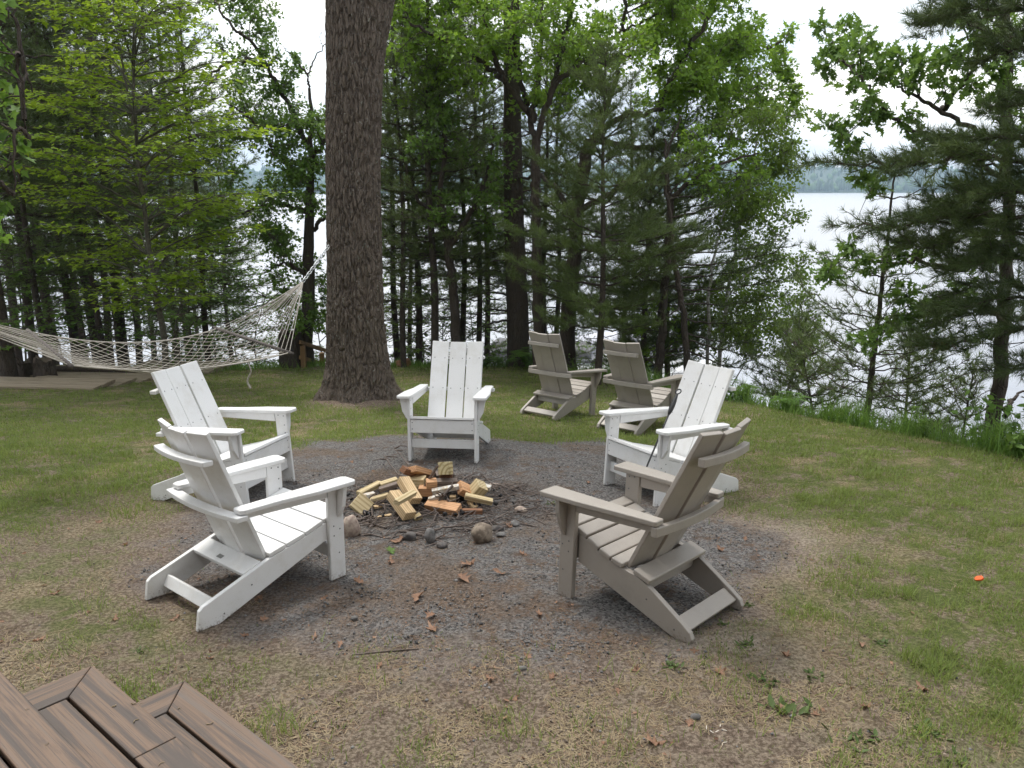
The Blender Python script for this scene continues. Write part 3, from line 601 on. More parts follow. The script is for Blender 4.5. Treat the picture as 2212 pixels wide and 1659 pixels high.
# post stub with its end grain towards the steps
fc = C6(1340, 335, .21); back = A(-.15, .93, -.33); o = prism(rect(-.11, .11, -.045, .045), 'z', -.045, .045, bev=.003, mat=M['ringed'])
ob = put('wood_block', o, None, label='square post stub showing curved growth rings, highest on the pile', cat='wood block', group='cut-off wood heaped in the fire pit'); bx = Vector(unit(back)); bz = Vector((0, 0, 1)); by = bz.cross(bx).normalized(); bz = bx.cross(by)
ctr = fc + unit(back) * .11; ob.matrix_world = Matrix(((bx.x, by.x, bz.x, ctr[0]), (bx.y, by.y, bz.y, ctr[1]), (bx.z, by.z, bz.z, ctr[2]), (0, 0, 0, 1)))
BL = [((915, 350), .19, (1110, 405), .11, .085, .038, -20, 'orangewood', 'bright orange board end with nail holes on top of the pile'),
 ((825, 350), .20, (1005, 420), .12, .045, .040, 25, 'redwood', 'dark splintered rail beside the orange board end'),
 ((875, 490), .11, (1088, 500), .11, .085, .062, 0, 'greenwood', 'short pale green-tinted beam under the splintered rail'),
 ((1235, 305), .24, (1052, 600), .08, .020, .009, 30, 'greywood', 'thin grey lath propped diagonally on the pile'),
 ((825, 465), .17, (980, 725), .09, .075, .050, -12, 'pinewood', 'long tan block sloping down the pile, upper of two'),
 ((705, 635), .13, (905, 905), .05, .078, .058, -10, 'pinewood', 'long tan block sloping to the ground, lower of two'),
 ((742, 742), .175, (958, 622), .165, .036, .030, 20, 'greenwood', 'rough short stick of lumber lying across the two long tan blocks'),
 ((1105, 515), .12, (1465, 505), .11, .052, .045, 10, 'greywood', 'grey-brown timber offcut lying level behind the white lath'),
 ((1100, 518), .135, (1225, 508), .135, .054, .047, 10, 'orangewood', 'orange stub butted against the grey timber offcut'),
 ((1015, 600), .085, (1180, 600), .085, .075, .055, 0, 'orangewood', 'small orange block below the grey lath'),
 ((1170, 612), .10, (1490, 552), .125, .032, .028, 15, 'whitewash', 'strip of lumber with flaking white paint, upper one'),
 ((1130, 705), .075, (1290, 655), .10, .026, .022, 15, 'whitewash', 'strip of lumber with flaking white paint, lower one'),
 ((1490, 560), .12, (1635, 625), .07, .085, .050, 30, 'orangewood', 'light orange wedge of wood beside the white painted strip'),
 ((1650, 655), .06, (1765, 525), .13, .085, .075, 35, 'greenwood', 'stout pale cube of lumber tipped on its edge'),
 ((1560, 662), .095, (1885, 735), .055, .040, .032, 12, 'greenwood', 'long thin pale offcut lying over the pale cube'),
 ((1618, 715), .06, (1680, 808), .025, .046, .020, 0, 'pinewood', 'small flat offcut sticking out under the long thin one'),
 ((1115, 760), .05, (1490, 835), .045, .075, .050, 18, 'orangewood', 'big split orange wedge low on the pile'),
 ((1490, 845), .03, (1768, 848), .03, .035, .030, 0, 'redwood', 'reddish stick of lumber lying at the foot of the orange wedge'),
 ((255, 700), .09, (415, 835), .025, .115, .026, 38, 'greenwood', 'square yellow-green board end standing on its corner'),
 ((305, 640), .06, (560, 510), .07, .050, .030, 0, 'greenwood', 'weathered yellow slat on the left flank of the pile'),
 ((560, 545), .07, (762, 480), .09, .055, .040, 0, 'greenwood', 'short beam end beside the weathered yellow slat'),
 ((545, 590), .085, (770, 520), .11, .034, .026, 10, 'greywood', 'dark brown stake lying over the yellow slats'),
 ((310, 680), .05, (490, 640), .055, .040, .026, 0, 'whitewash', 'pale chipped offcut behind the standing board end'),
 ((440, 725), .035, (655, 655), .06, .045, .032, 0, 'greenwood', 'mossy offcut between the board end and the long tan blocks'),
 ((960, 945), .02, (1040, 890), .04, .030, .034, 20, 'greenwood', 'little wedge of pale wood at the foot of the lower tan block'),
 ((1770, 545), .06, (1862, 575), .05, .036, .030, 15, 'whitewash', 'small white painted cube at the right end of the pile'),
 ((1380, 690), .05, (1455, 690), .05, .040, .032, 0, 'pinewood', 'little square offcut beneath the white painted strips')]
BL += [((1215, 470), .05, (1430, 455), .05, .09, .085, 0, 'greywood', 'dark square block carrying the post stub'), ((1330, 420), .13, (1345, 350), .11, .085, .05, 0, 'redwood', 'reddish board end wedged under the post stub'), ((1000, 430), .07, (1200, 440), .07, .07, .06, 20, 'greywood', 'dark block at the back of the pile under the orange board end'), ((900, 640), .03, (1120, 660), .03, .06, .05, 0, 'greywood', 'blackened board at the heart of the pile')]
for b in BL: block(*b)
CHIPS = [((465, 935), .012, (688, 885), .022, .034, .012, 'jagged long splinter in front of the lower tan block'), ((612, 1008), .006, (702, 985), .008, .026, .006, 'flat pale chip nearest the jagged splinter'),
 ((485, 1070), .005, (568, 1055), .005, .024, .006, 'pale chip lying above the red oak leaf'), ((572, 1082), .005, (662, 1065), .005, .020, .006, 'narrow pale chip beside another chip'), ((400, 1345), .012, (506, 1305), .014, .040, .018, 'thick tan chip beside the dead oak leaves'),
 ((480, 800), .03, (605, 765), .03, .035, .012, 'ragged chip under the mossy offcut'), ((1120, 985), .008, (1200, 975), .008, .02, .005, 'thin chip in front of the orange wedge'), ((430, 1455), .006, (560, 1440), .006, .03, .006, 'crumbled pale chip on the needles')]
for p1, z1, p2, z2, w, t, lb in CHIPS: block(p1, z1, p2, z2, w, t, 6, 'pinewood', lb, 'wood_chip', jag=True, cat='wood chip')
def lump(size, seed, mat, sub=3, rough=.28, flat=.0):
    bm = bmesh.new(); bmesh.ops.create_icosphere(bm, subdivisions=sub, radius=1); g_ = np.random.default_rng(seed); off = g_.uniform(0, 50, 3)
    dirs = unit(g_.normal(size=(7, 3))); cut = g_.uniform(.62, .92, 7)
    for v in bm.verts:
        p = np.array(v.co)
        for d, c in zip(dirs, cut):
            k = p @ d
            if k > c: p = p - d * (k - c) * .8
        n = float(fbm(A(p[0] * 1.0 + off[0] + p[2]), A(p[1] + off[1] + p[2] * .7), 1.6, 3, seed)[0]); p = p * (1 + rough * (n - .5)); v.co = p * A(*size)
    me = bpy.data.meshes.new('stone'); bm.to_mesh(me); bm.free(); me.materials.append(M[mat]); me.polygons.foreach_set('use_smooth', np.ones(len(me.polygons), bool)); return me
def stone(px, size, seed, mat, label, rz=0, sink=.45, name='stone', cat='stone', grp='stones around the fire pit'):
    p = C6(px[0], px[1], 0); z = g1(p[0], p[1]); o = put(name, lump(size, seed, mat), None, (p[0], p[1], z + size[2] * (1 - sink)), label, cat, grp); o.rotation_euler = (0, 0, rz); return o
stone((1765, 1245), (.074, .066, .076), 3, 'rock', 'large rounded tan stone at the rim of the fire pit', .4)
stone((1150, 1265), (.036, .032, .060), 5, 'rock4', 'upright grey stone under the dead branch')
stone((905, 1235), (.048, .04, .036), 8, 'rock2', 'dark purple-grey stone beside the upright grey stone')
stone((1290, 1335), (.034, .03, .020), 9, 'rock2', 'small dark stone below the branch tip')
stone((220, 1160), (.060, .055, .085), 12, 'rock3', 'pale pitted stone beside the leg of the white chair')
stone((1940, 1100), (.045, .03, .022), 14, 'rock2', 'flat brown stone behind the large tan stone')
stone((1985, 1185), (.030, .025, .016), 15, 'rock4', 'little blue-grey stone next to the large tan stone')
stone((1560, 750), (.050, .045, .050), 16, 'char', 'black charred lump in the middle of the pile', sink=.1, name='charcoal', cat='charcoal')
stone((1480, 905), (.06, .04, .025), 17, 'char', 'black charred lump below the reddish stick', name='charcoal', cat='charcoal')
stone((1300, 870), (.05, .04, .022), 18, 'char', 'black charred lump under the big orange wedge', name='charcoal', cat='charcoal')
stone((2150, 1040), (.034, .03, .022), 19, 'rock4', 'grey stone half buried between the pile and the taupe chair')
stone((1900, 500), (.045, .035, .018), 20, 'rock3', 'pinkish stone behind the pale cube of wood')
stone((2230, 850), (.048, .038, .026), 23, 'rock3', 'pink-grey stone on the gravel near the arm of the taupe chair')
for u, v, s, lb in ((765, 1338, .022, 'round grey pebble on the gravel beyond the steps'), (1128, 1447, .022, 'pale pebble on the worn ground in front of the gravel'), (640, 1405, .016, 'tan pebble near the white chair tail'), (2608 * F6, 2693 * F6, .022, 'grey pebble beside wood shavings'), (985, 1256, .016, 'white pebble among fallen leaves'), (1557, 1128, .02, 'tiny grey stone behind the taupe chair'), (860, 1135, .02, 'brown pebble in front of the wood pile')):
    p = GP(u, v); o = put('pebble', lump((s, s * .8, s * .6), int(u), 'rock4' if u > 700 else 'rock', 2), None, (p[0], p[1], p[2] + s * .25), lb, 'pebble', 'pebbles on the ground')
def stick(pts, r0, r1, label, twigs=0, grp='dead sticks around the fire pit', name='stick'):
    p = np.array([C6(x, y, z) for x, y, z in pts]); gzv = gz(p[:, 0], p[:, 1]); p[:, 2] = np.maximum(p[:, 2], gzv + r0 * .6); b0 = p[0].copy(); q = smooth_path(p, 4 * len(p)); q[1:-1] += rng.normal(scale=.003, size=q[1:-1].shape)
    ac = Acc(); r0 *= 1.3; r1 *= 1.3; tube(ac, q - b0, np.linspace(r0, r1, len(q)), 6, cap=True)
    for k in range(twigs + 2):
        i = rng.integers(1, len(q) - 2); d = unit(q[i + 1] - q[i] + rng.normal(scale=.7, size=3) * np.linalg.norm(q[i + 1] - q[i])); d[2] = abs(d[2]) * .5; l = rng.uniform(.05, .15)
        tube(ac, np.array([q[i], q[i] + d * l * .5 + rng.normal(scale=.008, size=3), q[i] + d * l]) - b0, [r1 * 1.2, r1 * .9, r1 * .5], 4)
    put(name, ac.mesh(name, [M['twig']], smooth=True), None, tuple(b0), label, 'stick', grp)
stick([(795, 1085, .04), (1030, 1120, .03), (1200, 1195, .02), (1350, 1280, .01)], .008, .004, 'dead branch lying over the upright grey stone', 3)
stick([(985, 1105, .03), (1300, 1042, .04), (1560, 1005, .05), (1960, 958, .02)], .007, .003, 'long dead branch in front of the pile above the large tan stone', 4)
stick([(595, 180, .0), (650, 255, .03), (790, 425, .12)], .004, .005, 'thin stick slanting out of the pile towards the white chair', 1)
stick([(715, 85, .0), (800, 180, .03), (905, 315, .12)], .004, .005, 'thin stick slanting out of the pile beside the splintered rail', 1)
stick([(1415, 540, .15), (1300, 660, .10), (1220, 790, .05), (1205, 975, .01)], .008, .005, 'dark crooked stick hanging over the orange wedge', 2)
stick([(1475, 530, .12), (1580, 440, .08), (1700, 375, .06)], .006, .003, 'dark stick reaching up behind the pale cube', 3)
stick([(1745, 400, .04), (1850, 490, .03), (1950, 630, .01)], .005, .003, 'bent twig arching over the small white cube', 2)
stick([(235, 740, .03), (560, 765, .04), (720, 805, .03), (748, 975, .01)], .006, .005, 'lichen-grey stick in front of the board end', 4)
stick([(1345, 700, .09), (1430, 790, .05), (1520, 940, .01)], .007, .004, 'short stick leaning on the big orange wedge', 1)
stick([(140, 985, .01), (280, 945, .02), (480, 905, .02)], .008, .006, 'dark stick beside the pale pitted stone', 2)
stick([(200, 600, .02), (420, 580, .05), (700, 470, .10)], .005, .003, 'twiggy branch along the left flank of the pile', 5)
stick([(1880, 520, .02), (2050, 560, .02), (2100, 600, .01)], .005, .003, 'twig lying beside the pinkish stone', 1)
for k in range(34):
    a = rng.uniform(0, 2 * np.pi); rr_ = rng.uniform(.25, .95); cx, cy = -.60 + rr_ * math.cos(a) * 1.0, 5.50 + rr_ * math.sin(a) * .8; th_ = rng.uniform(0, np.pi); l = rng.uniform(.10, .34)
    p = np.array([(cx + math.cos(th_) * l * t, cy + math.sin(th_) * l * t, 0) for t in (-.5, -.1, .2, .5)]); p[:, :2] += rng.normal(scale=.012, size=(4, 2)); p[:, 2] = gz(p[:, 0], p[:, 1]) + .006 + rng.uniform(0, .03) * (1 - rr_) ; ac = Acc(); q = smooth_path(p, 9); tube(ac, q - q[0], np.linspace(.0042, .002, 9), 5)
    put('twig', ac.mesh('twig', [M['twig']]), None, tuple(q[0]), 'thin dead twig lying on the needles around the wood pile', 'twig', 'twigs scattered round the wood pile')
p = np.array([GP(760, 1418), GP(800, 1413), GP(850, 1408), GP(905, 1404)]) + A(0, 0, .006); ac = Acc(); q = smooth_path(p, 14); tube(ac, q - q[0], np.linspace(.006, .003, 14), 6, cap=True)
put('stick', ac.mesh('stick', [M['twig']], smooth=True), None, tuple(q[0]), 'straight tan twig lying alone on the gravel in front of the chairs', 'stick')

dbr = Acc()
for k in range(620):
    a = rng.uniform(0, 2 * np.pi); q_ = rng.random() ** .6; cx, cy = -.60 + q_ * math.cos(a) * .95, 5.50 + q_ * math.sin(a) * .72; th_ = rng.uniform(0, np.pi); l = rng.uniform(.05, .24); el = rng.normal(scale=.28) * (1.1 - q_); z_ = g1(cx, cy) + .008 + rng.random() * .05 * (1 - q_) ; d_ = A(math.cos(th_), math.sin(th_), abs(el)); c_ = A(cx, cy, z_)
    tube(dbr, np.array([c_ - d_ * l * .5 * A(1, 1, 0), c_ + rng.normal(scale=.006, size=3), c_ + d_ * l * .5]), rng.uniform(.0018, .0058) * A(1, .9, .6), 4)
put('brush_litter', dbr.mesh('brush_litter', [M['twig']]), kind='stuff', label='tangle of dead twigs and brush under the wood pile', cat='brush')
chd = Acc(); n_ = 130; a = rng.uniform(0, 2 * np.pi, n_); q_ = rng.random(n_) ** .7; cx, cy = -.60 + q_ * np.cos(a) * .62, 5.52 + q_ * np.sin(a) * .42; scatter(chd, np.array([(1, 0, 0), (-1, .1, 0), (0, 1, .1), (.1, -1, 0), (0, 0, .8), (0, 0, -.7)]), np.array([(0, 2, 4), (2, 1, 4), (1, 3, 4), (3, 0, 4), (2, 0, 5), (1, 2, 5), (3, 1, 5), (0, 3, 5)]), np.stack([cx, cy, gz(cx, cy) + .01 + .03 * rng.random(n_)], -1), rng.normal(size=(n_, 3)), rng.normal(size=(n_, 3)), rng.uniform(.006, .026, n_))
put('charred_bits', chd.mesh('charred_bits', [M['char']]), kind='stuff', label='black charred bits and bark crumbs below the wood pile', cat='charcoal')

# dead oak leaves that can be told apart
def dead_leaf(x, y, s, seed):
    g_ = np.random.default_rng(seed); v, f = OAK; v = v.copy(); v[:, 1] -= .5; c = g_.uniform(.8, 2.6); v[:, 0] *= g_.uniform(.65, 1.1); v[:, 2] = c * v[:, 0] ** 2 + g_.uniform(-.2, 1.0) * v[:, 1] ** 2 + .07 * g_.normal(size=len(v)); v = v * s; v[:, 2] -= v[:, 2].min()
    return mesh_np('dead_leaf', v, f, [M['dead']])
dl = [dead_leaf(0, 0, 1, k) for k in range(6)]
SPOTS = [(902, 1293, .12), (1000, 1253, .10), (935, 1362, .10), (1082, 1242, .09), (1130, 1200, .07), (1100, 1140, .06), (590, 1160, .07), (930, 1333, .07), (860, 1172, .11), (845, 1215, .08), (1010, 1222, .10), (775, 1260, .07), (1500, 1410, .06), (2065 * .9, 1395, .06), (680, 1380, .06), (1060, 1470, .06), (1165, 1330, .06), (1555, 1190, .07), (1610, 1165, .06), (1235, 1190, .06), (700, 1295, .05), (1105, 1518, .07), (1410, 1608, .09), (1190, 1465, .05), (570, 1340, .06), (560, 1295, .06), (380, 1340, .07), (250, 1340, .06), (215, 1130, .06), (270, 1180, .05), (1335, 1495, .05), (1490, 1565, .05), (455, 1425, .05), (1990, 1490, .07), (1870, 1530, .06), (1700, 1420, .06), (1760, 1545, .05), (1555, 1455, .06), (85, 1385, .06), (120, 1285, .05), (1140, 1420, .05), (1375, 1450, .05), (820, 1440, .05), (735, 1395, .05), (530, 1375, .05), (665, 1150, .06), (800, 975, .06), (1270, 1045, .06), (1195, 1090, .05), (760, 1000, .06)]
for i, (u, v, s) in enumerate(SPOTS):
    p = GP(u, v); o = put('dead_leaf', dl[i % 6], None, (p[0], p[1], p[2] + .004), 'brown curled oak leaf lying on the ground', 'leaf', 'dead oak leaves on the ground'); o.scale = (s * 1.05,) * 3; o.rotation_euler = (rng.normal(scale=.15), rng.normal(scale=.15), rng.uniform(0, 6.28))
p = GP(849, 1200); o = put('green_leaf', mesh_np('green_leaf', OAK[0] * A(.10, .10, .10), OAK[1], [M['weed']]), None, (p[0], p[1], p[2] + .008), 'fresh green torn leaf lying before the dark stones', 'leaf'); o.rotation_euler = (.1, .2, .4)
# orange bit of plastic in the grass
p = GP(2113, 1262); me = prism([(-.022, 0), (-.012, -.014), (.02, -.012), (.03, 0), (.018, .016), (-.010, .014)], 'z', 0, .012, bev=.003, mat=simple('orange_plastic', (.85, .13, .02), .5)); o = put('plastic_scrap', me, None, (p[0], p[1], p[2] + .03), 'small bright orange plastic scrap in the grass', 'scrap'); o.rotation_euler = (.7, -.4, -.9)

# ------------------------------------------------------------------ hammock
hf_, hn_ = P(469, 710, 9.45), P(625, 762, 8.70); lf_, ln_ = P(62.6, 716.5, 7.75), P(150.6, 789, 6.85)
hb = A(-3.4, 8.2, g1(-3.4, 8.2)); ham = thing('rope_hammock', 'pale rope hammock with grey spreader bars hung from the big tree by a chain', 'hammock', tuple(hb))
for a_, b_ in ((lf_, ln_), (hf_, hn_)):
    ac = Acc(); d = unit(b_ - a_); tube(ac, np.array([a_ - d * .05, (a_ + b_) / 2, b_ + d * .05]) - hb, .021, 8, cap=True); put('spreader_bar', ac.mesh('bar', [M['bar']]), ham)
def bed(s, t):
    base = (lf_ * (1 - t) + ln_ * t) * (1 - s) + (hf_ * (1 - t) + hn_ * t) * s
    pinch = .10 * 4 * s * (1 - s) * (t - .5); c = (ln_ - lf_) * (1 - s) + (hn_ - hf_) * s
    return base - c * pinch - A(0, 0, 1) * (4 * s * (1 - s) * (.12 + .14 * 4 * t * (1 - t)))
ac = Acc(); nS, nT = 32, 23; rp = .0036
for j in range(nT + 1):            # zigzag cords: neighbours touch at alternate knots, giving the diamond mesh
    pts = []
    for i in range(nS + 1):
        sgn = 1 if (i + j) % 2 == 0 else -1; off = .46 * sgn if 0 < i < nS else 0; pts.append(bed(i / nS, min(max((j + off) / nT, 0), 1)))
    tube(ac, np.array(pts) - hb, rp, 4)
for t in (0, 1): tube(ac, np.array([bed(s, t) for s in np.linspace(0, 1, 40)]) - hb, .008, 5)
put('net', ac.mesh('net', [M['rope']]), ham)
ringR = P(655, 608, 9.75); ringL = lf_ * .5 + ln_ * .5 + unit((lf_ + ln_ - hf_ - hn_) / 2) * 1.0 + A(0, 0, .42); trunk_pt = P(711, 531, 10.50)
for a_, b_, rg_ in ((lf_, ln_, ringL), (hf_, hn_, ringR)):
    ac = Acc()
    for k in range(19):
        q = a_ + (b_ - a_) * k / 18; mid = q * .45 + rg_ * .55 - A(0, 0, .015) + rng.normal(scale=.008, size=3); tube(ac, smooth_path([q, mid, rg_], 6) - hb, .0042, 4)
    put('suspension_cords', ac.mesh('cords', [M['rope']]), ham)
def chain(a_, b_, nl, name='chain'):
    ac = Acc(); d = unit(b_ - a_); ll = np.linalg.norm(b_ - a_) / nl; x = unit(np.cross(d, A(0, 0, 1))); y = np.cross(d, x); th_ = np.linspace(0, 2 * np.pi, 13)
    for k in range(nl):
        c = a_ + d * ll * (k + .5); w = x if k % 2 else y; tube(ac, c + (np.cos(th_)[:, None] * d * ll * .66 + np.sin(th_)[:, None] * w * .021) - hb, .0052, 5)
    put(name, ac.mesh(name, [M['chain']], smooth=True), ham)
chain(ringR, trunk_pt, 15)
postL = A(-6.55, 4.75, 0); chain(ringL, postL + A(.12, .1, 1.75), 22)
for s, t, l in ((.78, 1.0, .20),):    # frayed cord ends
    ac = Acc(); q = bed(s, t); tube(ac, smooth_path([q, q + A(.03, .0, -.10), q + A(-.02, .01, -l), q + A(.01, 0, -l - .08)], 10) - hb, np.linspace(.007, .012, 10), 5); put('loose_cord', ac.mesh('cord', [M['rope']]), ham)

# ------------------------------------------------------------------ timber boardwalk steps and hand rail, left
for i, (ur, vr, yb_, ln, dpt, zz, lb) in enumerate(((200, 842, 12.1, 2.2, .62, .0, 'highest weathered plank step beside the lawn under the hammock'), (250, 838, 12.5, 1.7, .62, -.02, 'second weathered plank step, just below the highest one'), (296, 833, 12.95, 1.6, .62, -.03, 'third weathered plank step under the hammock'), (350, 826, 13.3, 2.4, .9, .0, 'lowest weathered plank step, half hidden by the white chair back'), (452, 818, 14.2, 1.6, .9, .02, 'weathered plank landing beyond the steps under the hammock'))):
    pr = P(ur, vr, yb_); zt = g1(pr[0], yb_ + .2) + zz + .05; e = thing('plank_step', lb, 'step', (pr[0], yb_, zt)); e.rotation_euler = (0, 0, R(-6))
    npl = 6; w = dpt / npl
    for k in range(npl): put('plank', prism(rect(-ln + random.uniform(-.02, .02), random.uniform(-.015, .015), k * w + .004, (k + 1) * w - .004), 'z', -.036, random.uniform(-.003, .002), bev=.003, seg=1, mat=M['weather']), e)
    put('side_beam', prism(rect(.01, dpt - .01, -.30, -.037), 'x', -.09, -.02, bev=.003, seg=1, mat=M['weather']), e); put('front_beam', prism(rect(-ln + .05, -.1, -.30, -.037), 'y', .012, .06, bev=.003, seg=1, mat=M['weather']), e)
e = thing('hand_rail', 'brown timber hand rail of stairs going down behind the big tree', 'railing', tuple(P(657, 800, 15.2)))
b0 = P(657, 800, 15.2); b1 = P(697, 800, 16.6)
for q, tp in ((b0, P(657, 746, 15.2)), (b1, P(699, 762, 16.6))):
    h_ = tp[2] - (q[2] - .8); o = put('post', prism(rect(-.045, .045, -.045, .045), 'z', 0, h_, bev=.004, seg=1, mat=M['timber']), e); o.location = Vector(q - b0) + Vector((0, 0, -.8))
for va, vb in ((739, 760), (772, 790)):
    p0, p1 = P(648, va, 15.15), P(712, vb, 16.9); d = p1 - p0; l = np.linalg.norm(d); me = prism(rect(-.02, .02, -.035, .035), 'x', 0, l, bev=.003, seg=1, mat=M['timber']); o = put('rail', me, e); o.matrix_local = Matrix.Translation(Vector(p0 - b0)) @ Vector(d).to_track_quat('X', 'Z').to_matrix().to_4x4()

# ------------------------------------------------------------------ boats at the shore
def hull(L_, Wd, H_, flare=.15):
    n = 18; ac = Acc(); rows = []
    for i in range(n + 1):
        t = i / n; w = Wd / 2 * (1 - max(0, (t - .45) / .55) ** 2.4) ; w = max(w, .02); sh = H_ * (1 + .35 * t * t)
        rows.append([(t * L_, y, z) for y, z in ((-w, sh), (-w * .93, sh * .55), (-w * .55, .06 + .25 * t ** 4 * H_), (0, -.04 + .5 * t ** 5 * H_), (w * .55, .06 + .25 * t ** 4 * H_), (w * .93, sh * .55), (w, sh))])
    v = np.array(rows).reshape(-1, 3); f = [(i * 7 + j, i * 7 + j + 1, i * 7 + j + 8, i * 7 + j + 7) for i in range(n) for j in range(6)]
    f += [(i * 7 + 6, i * 7, i * 7 + 7, i * 7 + 13) for i in range(n)]; ac.add(v, f); ac.add(v[:7], [(0, 6, 5, 1), (1, 5, 4, 2), (2, 4, 3, 2)]); return ac
gel = simple('white_gelcoat', (.78, .78, .78), .25); glass = simple('boat_glass', (.04, .06, .085), .08); cover = simple('grey_boat_cover', (.075, .075, .08), .8, (.12, .12, .125), 6, .5); cover2 = simple('pale_boat_cover', (.40, .41, .47), .8, (.48, .49, .54), 3, .4); tin = simple('aluminium', (.5, .5, .52), .35, metallic=.9)
q = P(1228, 815, 30.0); zb = LAKE_Z + .15; e = thing('motor_boat', 'white motor boat with dark windows moored beyond the taupe chairs', 'boat', (q[0] - .3, 30, zb)); e.rotation_euler = (0, 0, R(8))
put('hull', hull(6.4, 2.3, .95).mesh('hull', [gel], smooth=True), e)
cab = [(1.5, .95), (1.8, 1.55), (3.1, 1.62), (4.4, 1.05)]; put('cabin', prism(cab, 'y', -.85, .85, bev=.08, seg=3, mat=gel), e)
for s in (-1, 1): put('side_window', prism([(1.75, 1.12), (1.92, 1.48), (2.95, 1.53), (3.6, 1.22)], 'y', *sorted((s * .84, s * .862)), bev=0, mat=glass), e)
put('windscreen', xform(prism(rect(-.7, .7, -.30, .30), 'z', 0, .02, bev=0, mat=glass), Matrix.Translation((3.72, 0, 1.39)) @ Matrix.Rotation(math.atan2(-.57, 1.3) * -1, 4, 'Y') @ Matrix.Rotation(math.pi / 2, 4, 'Z')), e)
ac = Acc()
for s in (-1, 1): tube(ac, smooth_path([(3.6, s * 1.05, 1.1), (4.8, s * .8, 1.5), (6.3, 0, 1.65)], 14), .02, 6)
put('bow_rail', ac.mesh('rail', [tin], smooth=True), e)
q = P(1052, 782, 36.0); e = thing('covered_boat', 'boat on the water under a dark grey ribbed cover behind the thick trunk', 'boat', (q[0], 36.0, LAKE_Z + .1)); e.rotation_euler = (0, 0, R(-4))
n = 26; rows = []
for i in range(n + 1):
    t = i / n; h_ = .95 * min(1, (t / .10) ** .5 if t > 0 else 0) * (1 - .25 * t) + .25 + (.03 if i % 3 == 0 else 0)
    rows.append([(t * 4.6, -1.15 * math.cos(a) * (.97 + .03 * (i % 3 == 0)), .55 + (h_ - .25) * max(math.sin(a), 0) ** .55 * .75) for a in np.linspace(0, math.pi, 13)])
v = np.array(rows).reshape(-1, 3); ac = Acc(); ac.add(v, [(i * 13 + j, i * 13 + j + 1, i * 13 + j + 14, i * 13 + j + 13) for i in range(n) for j in range(12)]); put('cover', ac.mesh('cover', [cover], smooth=True), e)
for s in (-.75, .75):
    ac = Acc(); tube(ac, np.array([(-.2, s, .25), (.2, s, .25), (4.2, s, .25), (5.0, s, .3), (5.4, s, .42)]), [.28, .32, .32, .25, .05], 12, cap=True); put('pontoon', ac.mesh('pontoon', [tin], smooth=True), e)
put('pontoon_deck', prism(rect(-.1, 4.8, -1.15, 1.15), 'z', .52, .60, bev=.01, mat=tin), e)
q = P(1215, 790, 37.0); e = thing('covered_boat', 'boat under a pale lilac-grey cover farther out than the motor boat', 'boat', (q[0], 37., LAKE_Z + .1))
rows = []
for i in range(n + 1):
    t = i / n; h_ = .85 * math.sin(math.pi * min(1, .08 + t * .9)) ** .5
    rows.append([(t * 5.6, -1.2 * math.cos(a), .5 + h_ * max(math.sin(a), 0) ** .7) for a in np.linspace(0, math.pi, 13)])
v = np.array(rows).reshape(-1, 3); ac = Acc(); ac.add(v, [(i * 13 + j, i * 13 + j + 1, i * 13 + j + 14, i * 13 + j + 13) for i in range(n) for j in range(12)]); put('cover', ac.mesh('cover', [cover2], smooth=True), e)
put('hull', hull(5.9, 2.3, .7).mesh('hull', [gel], smooth=True), e)
